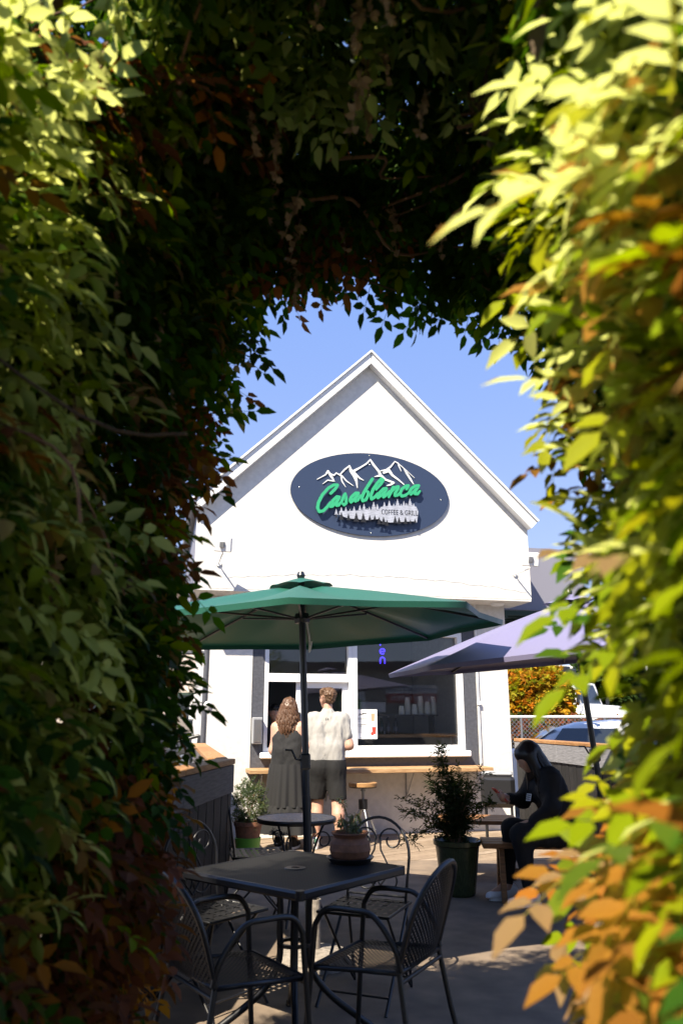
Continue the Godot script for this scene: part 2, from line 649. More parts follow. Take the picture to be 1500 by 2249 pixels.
	m = mat("twig", 0.20, 0.11, 0.06, 0.8)
	m = mat("blossom_dry", 0.30, 0.21, 0.13, 0.9)
	m = mat("leaf", 1, 1, 1, 0.55)
	m.metallic_specular = 0.18
	m.vertex_color_use_as_albedo = true
	m.backlight_enabled = true
	m.backlight = Color(0.95, 0.98, 0.55)
	var k := 0
	for c in LEAVES:
		m = mat("leaf_%d" % k, c[0], c[1], c[2], 0.55)
		m.metallic_specular = 0.18
		m.backlight_enabled = true
		m.backlight = Color(0.95, 0.98, 0.55)
		k += 1

# green, deep green, yellow green, red brown, orange, dry, yellow
const LEAVES := [[0.050, 0.115, 0.010], [0.026, 0.066, 0.010], [0.165, 0.235, 0.004], [0.19, 0.065, 0.032], [0.30, 0.125, 0.020], [0.28, 0.17, 0.09], [0.29, 0.31, 0.004]]

func setting() -> void:
	var g := Geo.new()
	g.box(Vector3(0, -0.53, -60), Vector3(1600, 1.0, 1600))
	structure("ground", g, M.ground_grey)
	g = Geo.new()
	g.box(Vector3(0.45, -0.1, -2.9), Vector3(6.4, 0.2, 11.9))
	structure("patio_slab", g, M.concrete)
	g = Geo.new()
	g.box(Vector3(9.5, -0.06, -14), Vector3(11, 0.1, 34))
	structure("parking_lot", g, M.asphalt)
	g = Geo.new()
	g.box(Vector3(-7.6, -0.06, -20), Vector3(9, 0.1, 44))
	structure("road", g, M.asphalt)
	# timber deck of diagonal boards between the slab and the wall
	var deck := Node3D.new()
	deck.name = "deck"
	deck.set_meta("kind", "structure")
	add_child(deck)
	g = Geo.new()
	g.box(Vector3(0.45, -0.14, -10.6), Vector3(6.3, 0.16, 3.45))
	part(deck, "deck_base", g, M.black_board_1)
	var area := PackedVector2Array([Vector2(-2.7, -8.86), Vector2(3.6, -8.86), Vector2(3.6, -12.3), Vector2(-2.7, -12.3)])
	var d := Vector2(0.82, -0.57).normalized()
	var nn := Vector2(-d.y, d.x)
	for i in range(-34, 40):
		var c := Vector2(0.4, -10.2) + nn * (i * 0.138)
		var s := PackedVector2Array([c - d * 8 - nn * 0.066, c + d * 8 - nn * 0.066, c + d * 8 + nn * 0.066, c - d * 8 + nn * 0.066])
		for poly in Geometry2D.intersect_polygons(area, s):
			g = Geo.new()
			var q := []
			for p in poly: q.append(Vector2(p.x, -p.y))
			g.extrude(q, -0.045, rng.randf_range(-0.003, 0.002), Transform3D(Basis(Vector3(1, 0, 0), Vector3(0, 0, -1), Vector3(0, 1, 0)), Vector3.ZERO))
			part(deck, "board", g, M["deck_%d" % rng.randi_range(0, 2)])

const TH := 0.2278
const BO := Vector3(0.395, 0, -10.27)
func spot(x: float, y: float, z: float) -> Vector3: return BO + Basis(Vector3.UP, TH) * Vector3(x, y, z)

func building() -> void:
	var b := thing("cafe_building", "white stucco cafe with steep gable front and wide service window", "building", BO, TH)
	# gable box, hollow below, over the recessed lower wall
	var g := Geo.new()
	g.extrude([[-2.325, 3.06], [2.325, 3.06], [2.325, 4.15], [0, 6.42], [-2.325, 4.15]], -0.22, 0.0)
	part(b, "gable_wall", g, M.stucco)
	g = Geo.new()
	g.extrude([[-2.322, 3.065], [2.322, 3.065], [2.322, 4.13], [0, 6.38], [-2.322, 4.13]], -4.5, -0.223)
	part(b, "upper_wall", g, M.grey_panel)
	for s in [-1, 1]:
		var e := Vector2(s * 2.325, 2.28).normalized() * 1.0
		g = Geo.new()
		var a := Vector2(s * 2.37, 4.10)
		var p := Vector2(s * 0.004, 6.455)
		var q := (p - a).normalized()
		var o := Vector2(-q.y, q.x) * (1 if s < 0 else -1)
		if o.y < 0: o = -o
		g.extrude([a - o * 0.06, p - Vector2(0, 0.10), p + Vector2(0, 0.065), a + o * 0.075], 0.003, 0.13)
		part(b, "rake_trim", g, M.trim_white)
		g = Geo.new()
		g.extrude([a + o * 0.078, p + Vector2(0, 0.068), p + Vector2(0, 0.10), a + o * 0.105], -4.6, 0.16)
		part(b, "roof", g, M.trim_white if s < 0 else M.trim_white)
	g = Geo.new()
	g.box(Vector3(0, 3.045, -0.36), Vector3(4.64, 0.026, 0.715))
	part(b, "soffit", g, M.stucco)
	# lower wall round the opening (x -1.33..1.44, y 1.03..2.62)
	var lower := Node3D.new()
	lower.name = "lower_wall"
	b.add_child(lower)
	for w in [[-2.06, -1.50, 0.0, 3.03], [1.64, 2.12, 0.0, 3.03], [-1.50, 1.64, 0.0, 0.82], [-1.50, 1.64, 2.80, 3.03]]:
		g = Geo.new()
		g.box(Vector3((w[0] + w[1]) / 2, (w[2] + w[3]) / 2, -0.57), Vector3(w[1] - w[0], w[3] - w[2], 0.2))
		part(lower, "wall_panel", g, M.stucco)
	for w in [[-1.499, -1.34, 0.821, 2.799], [1.45, 1.639, 0.821, 2.799], [-1.339, 1.449, 0.821, 0.95], [-1.339, 1.449, 2.63, 2.799]]:
		g = Geo.new()
		g.box(Vector3((w[0] + w[1]) / 2, (w[2] + w[3]) / 2, -0.56), Vector3(w[1] - w[0], w[3] - w[2], 0.17))
		part(b, "surround", g, M.slate_paint)
	# side and back walls, ceiling and floor of the room behind
	g = Geo.new()
	g.box(Vector3(-2.0, 1.5, -2.6), Vector3(0.12, 3.0, 3.85))
	part(b, "side_wall", g, M.stucco)
	g = Geo.new()
	g.box(Vector3(2.06, 1.5, -2.6), Vector3(0.12, 3.0, 3.85))
	part(b, "side_wall", g, M.stucco)
	g = Geo.new()
	g.box(Vector3(0.03, 1.5, -4.45), Vector3(3.93, 3.0, 0.12))
	part(b, "back_wall", g, M.inside_wall)
	g = Geo.new()
	g.box(Vector3(0.03, 0.03, -2.55), Vector3(3.9, 0.05, 3.7))
	part(b, "floor", g, M.inside_floor)
	g = Geo.new()
	g.box(Vector3(0.03, 2.96, -2.55), Vector3(3.9, 0.05, 3.7))
	part(b, "ceiling", g, M.inside_wall)
	# windows
	var w1 := Node3D.new()
	w1.name = "picture_window"
	b.add_child(w1)
	frame(w1, "frame", -0.14, 1.445, 1.035, 2.625, 0.065, -0.53, 0.11)
	pane(w1, -0.075, 1.38, 1.10, 2.56, -0.555)
	pane(w1, -0.075, 1.38, 1.10, 2.56, -0.575)
	var w2 := Node3D.new()
	w2.name = "transom_window"
	b.add_child(w2)
	frame(w2, "frame", -1.335, -0.143, 1.975, 2.625, 0.055, -0.53, 0.11)
	pane(w2, -1.28, -0.198, 2.03, 2.57, -0.555)
	pane(w2, -1.28, -0.198, 2.03, 2.57, -0.575)
	var w3 := Node3D.new()
	w3.name = "service_window"
	b.add_child(w3)
	frame(w3, "frame", -1.335, -0.143, 1.035, 1.972, 0.05, -0.525, 0.12)
	frame(w3, "sash", -0.90, -0.195, 1.09, 1.92, 0.075, -0.55, 0.04)
	pane(w3, -0.825, -0.27, 1.165, 1.845, -0.55)
	g = Geo.new()
	g.box(Vector3(-0.86, 1.46, -0.518), Vector3(0.035, 0.14, 0.03), Basis.IDENTITY, 0.006)
	part(w3, "handle", g, M.plastic_dark)
	g = Geo.new()
	g.box(Vector3(0.05, 0.992, -0.43), Vector3(2.86, 0.075, 0.16), Basis.IDENTITY, 0.012)
	part(b, "window_sill", g, M.vinyl)
	# conduit and small cameras
	g = Geo.new()
	g.tube([Vector3(1.655, 0.86, -0.45), Vector3(1.655, 1.55, -0.45), Vector3(1.655, 3.03, -0.45)], 0.012, 8)
	part(b, "conduit", g, M.trim_white)
	g = Geo.new()
	g.box(Vector3(1.655, 1.66, -0.44), Vector3(0.045, 0.05, 0.04))
	part(b, "conduit_clip", g, M.trim_white)
	g = Geo.new()
	g.lathe([Vector2(0, 0), Vector2(0.1, 0.0), Vector2(0.1, -0.012), Vector2(0.08, -0.03), Vector2(0, -0.034)], 20, Vector3(1.93, 3.03, -0.28))
	part(b, "downlight", g, M.lamp_white)
	g = Geo.new()
	g.tube([Vector3(-2.10, 0.0, -0.50), Vector3(-2.10, 1.5, -0.50), Vector3(-2.10, 3.0, -0.50)], 0.035, 10)
	g.tube([Vector3(-2.10, 2.28, -0.5), Vector3(-2.5, 2.28, -0.52)], 0.025, 8)
	part(b, "downpipe", g, M.slate_paint)
	# wing beside the gable with slatted roof under it
	g = Geo.new()
	g.box(Vector3(3.05, 3.55, -1.45), Vector3(1.40, 0.98, 0.9))
	part(b, "wing_fascia", g, M.grey_panel)
	for k in 7:
		g = Geo.new()
		g.box(Vector3(3.05, 3.0 - k * 0.005, -0.95 - k * 0.28), Vector3(1.7, 0.07, 0.05))
		part(b, "wing_slat", g, M.green_wood)
	for k in 4:
		g = Geo.new()
		g.box(Vector3(2.3 + k * 0.5, 2.93, -1.9), Vector3(0.06, 0.06, 2.2))
		part(b, "wing_joist", g, M.green_wood)
	# a hairline crack along the gable
	g = Geo.new()
	var cr := []
	for k in 60:
		var x := lerpf(-1.9, 2.25, k / 59.0)
		cr.append(Vector3(x, 3.30 - 0.028 * x * x + 0.008 * sin(k * 1.7) + 0.006 * sin(k * 0.63), 0.0012))
	g.tube(cr, 0.0022, 4, false)
	part(b, "crack", g, M.plastic_grey)

func frame(p: Node3D, called: String, x0: float, x1: float, y0: float, y1: float, w: float, z: float, d: float) -> void:
	for q in [[x0, x0 + w, y0, y1], [x1 - w, x1, y0, y1], [x0 + w, x1 - w, y0, y0 + w], [x0 + w, x1 - w, y1 - w, y1]]:
		var g := Geo.new()
		g.box(Vector3((q[0] + q[1]) / 2, (q[2] + q[3]) / 2, z), Vector3(q[1] - q[0], q[3] - q[2], d))
		part(p, called, g, M.vinyl)

func pane(p: Node3D, x0: float, x1: float, y0: float, y1: float, z: float) -> void:
	var g := Geo.new()
	g.flat([Vector3(x0, y0, z), Vector3(x1, y0, z), Vector3(x1, y1, z), Vector3(x0, y1, z)], Vector3((x0 + x1) / 2, y0, z - 1))
	part(p, "pane", g, M.glass)

func fir(g: Geo, x: float, y: float, h: float, z0: float, z1: float, slim: float) -> void:
	var w := h * slim
	var q := [[x, y]]
	var r := []
	for k in 4:
		var t := (k + 1) / 4.0
		q.append([x + w * t, y - h * t * 0.95])
		r.push_front([x - w * t, y - h * t * 0.95])
		if k < 3:
			q.append([x + w * t * 0.55, y - h * t * 0.93])
			r.push_front([x - w * t * 0.55, y - h * t * 0.93])
	g.extrude(q + r, z0, z1)

func sign_board() -> void:
	var s := thing("oval_sign", "dark blue oval sign with raised green script lettering on the gable", "sign", spot(0, 0, -0.024), TH)
	var g := Geo.new()
	var o := []
	for k in 72:
		var a := TAU * k / 72
		o.append([0.008 + 1.125 * cos(a), 4.437 + 0.592 * sin(a)])
	g.extrude(o, 0.03, 0.055)
	part(s, "panel", g, M.sign_blue)
	g = Geo.new()
	for a in [0.3, 1.3, 1.9, 2.8, 3.5, 4.3, 5.1, 6.0]:
		g.tube([Vector3(cos(a) * 0.8, 4.437 + 0.42 * sin(a), 0.024), Vector3(cos(a) * 0.8, 4.437 + 0.42 * sin(a), 0.03)], 0.012, 8)
	part(s, "standoff", g, M.steel)
	for p in [[-0.013, 4.995], [-0.995, 4.47], [1.02, 4.42], [0.0, 3.885], [-0.01, 4.86]]:
		g = Geo.new()
		g.lathe([Vector2(0.009, 0.055), Vector2(0.009, 0.058), Vector2(0.004, 0.061), Vector2(0, 0.061)], 10, Vector3(p[0], p[1], 0), Basis(Vector3(1, 0, 0), PI / 2))
		part(s, "screw", g, M.steel)
	var k := 0
	var letters := Node3D.new()
	letters.name = "script_lettering"
	s.add_child(letters)
	for st in LETTERS:
		g = Geo.new()
		for i in st.size() - 1:
			k += 1
			var tip := 0.016 if i == st.size() - 2 else 0.0205
			g.capsule2d(Vector2(st[i][0], st[i][1]), Vector2(st[i + 1][0], st[i + 1][1]), 0.0205, tip, 0.085, 0.110 + 0.0002 * (k % 12))
		part(letters, "stroke", g, M.sign_green)
	g = Geo.new()
	for st in LETTERS:
		g.tube([Vector3(st[1][0], st[1][1], 0.055), Vector3(st[1][0], st[1][1], 0.086)], 0.01, 6)
	part(s, "standoff", g, M.ink)
	k = 0
	for st in PEAKS:
		g = Geo.new()
		for i in st.size() - 1:
			k += 1
			g.capsule2d(Vector2(st[i][0], st[i][1]), Vector2(st[i + 1][0], st[i + 1][1]), st[i][2], st[i + 1][2], 0.0551, 0.068 + 0.0002 * (k % 10))
		part(s, "mountain_outline", g, M.sign_white)
	var band := Node3D.new()
	band.name = "tree_line"
	s.add_child(band)
	g = Geo.new()
	g.extrude(BAND, 0.10, 0.112)
	part(band, "plate", g, M.sign_silver)
	for f in FIRS:
		g = Geo.new()
		fir(g, f[0], f[1], maxf(f[2], 0.07), 0.101, 0.1112, 0.34)
		part(band, "pale_fir", g, M.sign_silver)
	for f in DARKFIRS:
		g = Geo.new()
		fir(g, f[0], f[1], f[2], 0.1121, 0.116, 0.32)
		part(band, "dark_fir", g, M.ink)
	g = Geo.new()
	for q in [[-0.3, 4.2], [0.0, 4.15], [0.3, 4.12], [0.58, 4.12]]:
		g.tube([Vector3(q[0], q[1], 0.055), Vector3(q[0], q[1], 0.101)], 0.01, 6)
	part(band, "standoff", g, M.ink)
	words(band, "small_lettering", "COFFEE & GRILL", M.ink, Vector3(0.135, 4.145, 0.113), 0.068, 0.515, 0.02, false)

# lettering of a given cap height, squeezed to a given width, its first letter's foot at a point
func words(p: Node3D, called: String, what: String, m: Material, at: Vector3, high: float, wide: float, tilt := 0.0, bold := true, basis := Basis.IDENTITY) -> void:
	var t := TextMesh.new()
	var f := SystemFont.new()
	f.font_names = PackedStringArray(["Droid Sans"])
	if bold: f.font_weight = 700
	t.font = f
	t.text = what
	t.font_size = 64
	t.pixel_size = 0.01
	t.depth = 0.02
	t.curve_step = 4
	t.horizontal_alignment = HORIZONTAL_ALIGNMENT_LEFT
	t.vertical_alignment = VERTICAL_ALIGNMENT_BOTTOM
	var bb := t.get_aabb()
	var o := MeshInstance3D.new()
	o.name = called
	o.mesh = t
	o.material_override = m
	var sy := high / maxf(bb.size.y, 0.01)
	var sx := wide / maxf(bb.size.x, 0.01)
	var bs := basis * Basis(Vector3(0, 0, 1), tilt)
	o.transform = Transform3D(bs * Basis.from_scale(Vector3(sx, sy, 0.12)), at - bs * Vector3(bb.position.x * sx, bb.position.y * sy, bb.position.z * 0.12))
	p.add_child(o, true)

func facade_fittings() -> void:
	# two floodlights on arms
	for s in [[-2.01, 3.56, -2.03, 3.38, "white square floodlight on an arm above the downpipe corner"], [2.17, 3.56, 2.09, 3.41, "white square floodlight on an arm beside the grey wing"]]:
		var l := thing("floodlight", s[4], "floodlight", spot(0, 0, 0), TH, "floodlights on the gable")
		var c := Vector3(s[0], s[1], 0.35)
		var tilt := Basis(Vector3(1, 0, 0), 0.3) * Basis(Vector3.UP, -0.35)
		var g := Geo.new()
		g.box(c, Vector3(0.235, 0.19, 0.045), tilt, 0.012)
		part(l, "housing", g, M.lamp_white)
		g = Geo.new()
		g.box(c - tilt.z * 0.024, Vector3(0.19, 0.145, 0.006), tilt)
		part(l, "lens", g, M.car_glass)
		g = Geo.new()
		g.box(c + tilt.z * 0.034, Vector3(0.06, 0.08, 0.03), tilt, 0.006)
		part(l, "driver", g, M.steel)
		g = Geo.new()
		g.tube([Vector3(s[2], s[3], 0.0), Vector3(s[2], s[3], 0.06), c + Vector3(0, -0.12, -0.02), c + tilt.y * -0.09], 0.010, 6)
		part(l, "arm", g, M.lamp_white)
		g = Geo.new()
		g.lathe([Vector2(0.0, 0.02), Vector2(0.035, 0.02), Vector2(0.035, 0.001)], 14, Vector3(s[2], s[3], 0.0), Basis(Vector3(1, 0, 0), PI / 2))
		part(l, "wall_plate", g, M.lamp_white)
	# bar counter under the window
	var c := thing("bar_counter", "long pale timber counter fixed under the cafe window on steel brackets", "counter", BO, TH)
	var g := Geo.new()
	g.box(Vector3(-1.16, 0.815, -0.25), Vector3(0.78, 0.05, 0.44), Basis.IDENTITY, 0.006)
	part(c, "plank", g, M.counter_wood)
	g = Geo.new()
	g.box(Vector3(0.42, 0.812, -0.21), Vector3(2.38, 0.052, 0.52), Basis.IDENTITY, 0.006)
	part(c, "plank", g, M.counter_wood)
	for x in [-1.38, -0.5, 0.58, 1.45]:
		g = Geo.new()
		g.beam(Vector3(x, 0.78, -0.46), Vector3(x, 0.42, -0.46), 0.03, 0.008, Vector3.RIGHT)
		g.beam(Vector3(x, 0.781, -0.46), Vector3(x, 0.781, -0.06), 0.03, 0.006)
		g.tube([Vector3(x, 0.45, -0.455), Vector3(x, 0.775, -0.12)], 0.008, 6)
		part(c, "bracket", g, M.steel)
	# key box, cards, poster
	var k := thing("wall_box", "grey metal weatherproof box mounted on the dark window surround", "box", BO, TH)
	g = Geo.new()
	g.box(Vector3(-1.425, 1.30, -0.415), Vector3(0.13, 0.33, 0.12), Basis.IDENTITY, 0.01)
	part(k, "body", g, M.plastic_grey)
	g = Geo.new()
	g.box(Vector3(-1.425, 1.30, -0.351), Vector3(0.10, 0.28, 0.012), Basis.IDENTITY, 0.004)
	part(k, "lid", g, M.steel)
	for x in [0.02, 0.135]:
		k = thing("white_card", "small white card standing on the window sill below the poster", "card", BO, TH, "cards on the sill")
		g = Geo.new()
		g.box(Vector3(x, 1.055, -0.47), Vector3(0.10, 0.05, 0.02), Basis(Vector3(1, 0, 0), -0.15), 0.002)
		part(k, "card", g, M.paper)
	poster(Vector3(-0.075, 1.185, -0.545), 0.29, 0.385, "white drinks poster with red and brown cups taped inside the large window")
	# dome camera on the corner
	k = thing("dome_camera", "white egg-shaped camera on the building corner by the downpipe", "camera", spot(-2.06, 1.60, -0.5), TH)
	g = Geo.new()
	g.lathe([Vector2(0, 0.07), Vector2(0.04, 0.062), Vector2(0.062, 0.03), Vector2(0.066, 0.0), Vector2(0.05, -0.045), Vector2(0, -0.062)], 18)
	part(k, "dome", g, M.lamp_white)
	g = Geo.new()
	g.tube([Vector3(0, 0, 0), Vector3(0.09, 0, 0)], 0.02, 8)
	part(k, "mount", g, M.lamp_white)
	# neon
	k = thing("neon_sign", "blue neon open sign hung vertically inside the large window", "neon sign", BO, TH)
	var nx := 0.335
	var nz := -0.66
	var strokes := {
		"o": spiral(Vector3(nx, 2.66, nz), Vector3.RIGHT, Vector3.UP, 0.035, 0.035, 0, TAU, 16),
		"p": [Vector3(nx - 0.03, 2.44, nz), Vector3(nx - 0.03, 2.56, nz)] + spiral(Vector3(nx, 2.53, nz), Vector3.RIGHT, Vector3.UP, 0.033, 0.033, PI, -PI * 0.9, 14),
		"e": [Vector3(nx - 0.033, 2.355, nz)] + spiral(Vector3(nx, 2.36, nz), Vector3.RIGHT, Vector3.UP, 0.036, 0.036, 0.0, 5.4, 14),
		"n": [Vector3(nx - 0.033, 2.19, nz), Vector3(nx - 0.033, 2.25, nz)] + spiral(Vector3(nx, 2.245, nz), Vector3.RIGHT, Vector3.UP, 0.033, 0.033, PI, 0, 8) + [Vector3(nx + 0.033, 2.19, nz)]}
	for q in strokes:
		g = Geo.new()
		g.tube(strokes[q], 0.0085, 8)
		part(k, "letter_tube", g, M.neon)
	g = Geo.new()
	g.tube([Vector3(nx, 2.15, nz - 0.02), Vector3(nx, 2.95, nz - 0.02)], 0.006, 6)
	part(k, "hanger", g, M.plastic_dark)
	interior()

func poster(at: Vector3, w: float, h: float, label: String, basis := Basis.IDENTITY, where := BO, turn := TH) -> void:
	var p := thing("drinks_poster", label, "poster", where, turn)
	var g := Geo.new()
	var B := func(x: float, y: float, z: float) -> Vector3: return at + basis * Vector3(x * w, y * h, z)
	g.box(B.call(0.5, 0.5, 0.0), Vector3(w, h, 0.004), basis)
	part(p, "sheet", g, M.paper)
	# small script mark
	g = Geo.new()
	for st in LETTERS:
		for i in st.size() - 1:
			var a := Vector2(0.12 + (st[i][0] + 0.75) * 0.25, 0.80 + (st[i][1] - 4.2) * 0.19)
			var b := Vector2(0.12 + (st[i + 1][0] + 0.75) * 0.25, 0.80 + (st[i + 1][1] - 4.2) * 0.19)
			g.beam(B.call(a.x, a.y, 0.003), B.call(b.x, b.y, 0.003), 0.0045, 0.001, basis.z)
	part(p, "script_mark", g, M.ink)
	words(p, "heading", "Casablanca", M.ink_grey, B.call(0.07, 0.475, 0.0022), 0.013, 0.115, 0, true, basis)
	words(p, "heading", "Sunset", M.ink_grey, B.call(0.07, 0.42, 0.0022), 0.013, 0.065, 0, true, basis)
	g = Geo.new()
	for l in [[0.70, 0.42, 0.012], [0.655, 0.28, 0.008], [0.61, 0.45, 0.004], [0.575, 0.40, 0.004], [0.37, 0.22, 0.007], [0.33, 0.55, 0.004], [0.29, 0.53, 0.004], [0.25, 0.55, 0.004], [0.215, 0.45, 0.004], [0.09, 0.35, 0.005], [0.045, 0.7, 0.004]]:
		var x0: float = 0.07 if l[0] > 0.2 else 0.5 - l[1] / 2
		g.box(B.call(x0 + l[1] / 2, l[0], 0.0025), Vector3(l[1] * w, l[2] * 0.6, 0.001), basis)
	part(p, "text_lines", g, M.ink_grey)
	g = Geo.new()
	if basis == Basis.IDENTITY:
		g.extrude([Vector2(at.x + 0.73 * w, at.y + 0.60 * h), Vector2(at.x + 0.86 * w, at.y + 0.60 * h), Vector2(at.x + 0.89 * w, at.y + 0.86 * h), Vector2(at.x + 0.70 * w, at.y + 0.86 * h)], at.z + 0.002, at.z + 0.0035)
	else:
		g.box(B.call(0.8, 0.73, 0.003), Vector3(0.17 * w, 0.24 * h, 0.001), basis)
	part(p, "iced_coffee_print", g, M.print_tan)
	g = Geo.new()
	if basis == Basis.IDENTITY:
		g.extrude([Vector2(B.call(0.78, 0.16, 0).x, B.call(0, 0.16, 0).y), Vector2(B.call(0.92, 0.16, 0).x, B.call(0, 0.16, 0).y), Vector2(B.call(0.95, 0.40, 0).x, B.call(0, 0.40, 0).y), Vector2(B.call(0.74, 0.40, 0).x, B.call(0, 0.40, 0).y)], at.z + 0.002, at.z + 0.0035)
		g.lathe([Vector2(0.022, -0.0005), Vector2(0.022, 0.0005), Vector2(0, 0.0005)], 12, B.call(0.76, 0.18, 0.0045), Basis(Vector3(1, 0, 0), PI / 2))
	else:
		g.box(B.call(0.84, 0.28, 0.003), Vector3(0.19 * w, 0.24 * h, 0.001), basis)
	part(p, "red_drink_print", g, M.print_red)
	g = Geo.new()
	g.beam(B.call(0.86, 0.41, 0.003), B.call(0.88, 0.51, 0.003), 0.004, 0.001, basis.z)
	part(p, "straw_print", g, M.ink)

func interior() -> void:
	# back-bar shelf, counters, cups, bottles
	var s := thing("back_bar", "dark back bar with timber shelf edges seen through the large window", "bar", BO, TH)
	var g := Geo.new()
	g.box(Vector3(0.75, 0.62, -2.1), Vector3(1.7, 1.1, 0.55))
	part(s, "cabinet", g, M.plastic_dark)
	g = Geo.new()
	g.box(Vector3(0.75, 1.195, -2.08), Vector3(1.74, 0.045, 0.62), Basis.IDENTITY, 0.004)
	part(s, "worktop", g, M.counter_wood)
	g = Geo.new()
	g.box(Vector3(0.95, 1.50, -1.92), Vector3(1.15, 0.02, 0.34))
	part(s, "shelf", g, M.plastic_dark)
	for x in [0.4, 1.5]:
		g = Geo.new()
		g.box(Vector3(x, 1.355, -2.0), Vector3(0.03, 0.27, 0.2))
		part(s, "shelf_support", g, M.plastic_dark)
	var t := thing("inside_table", "small timber table standing inside by the window jamb", "table", BO, TH)
	g = Geo.new()
	g.box(Vector3(1.65, 1.22, -1.55), Vector3(0.5, 0.035, 0.4), Basis.IDENTITY, 0.004)
	part(t, "table_top", g, M.counter_wood)
	g = Geo.new()
	g.tube([Vector3(1.65, 0.06, -1.55), Vector3(1.65, 1.2, -1.55)], 0.03, 10)
	part(t, "post", g, M.steel)
	g = Geo.new()
	g.lathe([Vector2(0, 0.08), Vector2(0.2, 0.07), Vector2(0.22, 0.055), Vector2(0, 0.055)], 20, Vector3(1.65, 0, -1.55))
	part(t, "foot", g, M.steel)
	var cup := Geo.new()
	cup.lathe([Vector2(0, 0), Vector2(0.045, 0.0), Vector2(0.047, 0.006), Vector2(0.034, 0.115), Vector2(0, 0.115)], 16)
	var cm := cup.mesh()
	var lip := Geo.new()
	lip.lathe([Vector2(0.0465, 0.0), Vector2(0.0485, 0.004), Vector2(0.0465, 0.010)], 16)
	var lm := lip.mesh()
	var tall := [1, 12, 3, 14, 7, 13]
	for i in 6:
		var o := thing("cup_stack", "stack of white paper cups upside down on the dark shelf inside", "cups", spot(0.98 + i * 0.105 + (0.02 if i % 2 else 0.0), 1.511, -1.88 - (0.09 if i % 2 else 0.0)), TH, "paper cup stacks on the shelf")
		part(o, "cup", cm, M.cup_white, Transform3D(Basis.IDENTITY, Vector3(0, tall[i] * 0.012, 0)))
		for j in tall[i]:
			part(o, "cup_rim", lm, M.cup_white, Transform3D(Basis.IDENTITY, Vector3(0, j * 0.012, 0)))
		if tall[i] > 1:
			g = Geo.new()
			g.lathe([Vector2(0.045, 0.0), Vector2(0.044, tall[i] * 0.012)], 14)
			part(o, "cup_wall", g, M.cup_white)
	for i in 6:
		var o := thing("syrup_bottle", "dark syrup bottle with pale label lined up on the inside worktop", "bottle", spot(0.32 + i * 0.115, 1.218, -1.93), TH, "bottles on the worktop")
		g = Geo.new()
		g.lathe([Vector2(0, 0), Vector2(0.036, 0.0), Vector2(0.038, 0.01), Vector2(0.038, 0.16), Vector2(0.014, 0.21), Vector2(0.014, 0.25), Vector2(0, 0.25)], 14)
		part(o, "bottle_body", g, M.plastic_dark if i % 3 else M.green_wood)
		g = Geo.new()
		g.lathe([Vector2(0.0388, 0.05), Vector2(0.0388, 0.11)], 14)
		part(o, "bottle_label", g, M.ink_grey)
		g = Geo.new()
		g.lathe([Vector2(0.016, 0.245), Vector2(0.016, 0.27), Vector2(0, 0.27)], 10)
		part(o, "bottle_cap", g, M.steel)
	var e := thing("espresso_machine", "boxy steel espresso machine standing on the shelf inside", "machine", spot(0.55, 1.218, -2.12), TH)
	g = Geo.new()
	g.box(Vector3(0, 0.40, 0), Vector3(0.42, 0.16, 0.3), Basis.IDENTITY, 0.015)
	part(e, "housing", g, M.plastic_grey)
	g = Geo.new()
	g.box(Vector3(0, 0.16, -0.1), Vector3(0.40, 0.32, 0.1), Basis.IDENTITY, 0.01)
	part(e, "back_plate", g, M.plastic_grey)
	g = Geo.new()
	g.box(Vector3(0, 0.02, 0.0), Vector3(0.42, 0.04, 0.3))
	part(e, "drip_tray", g, M.steel)

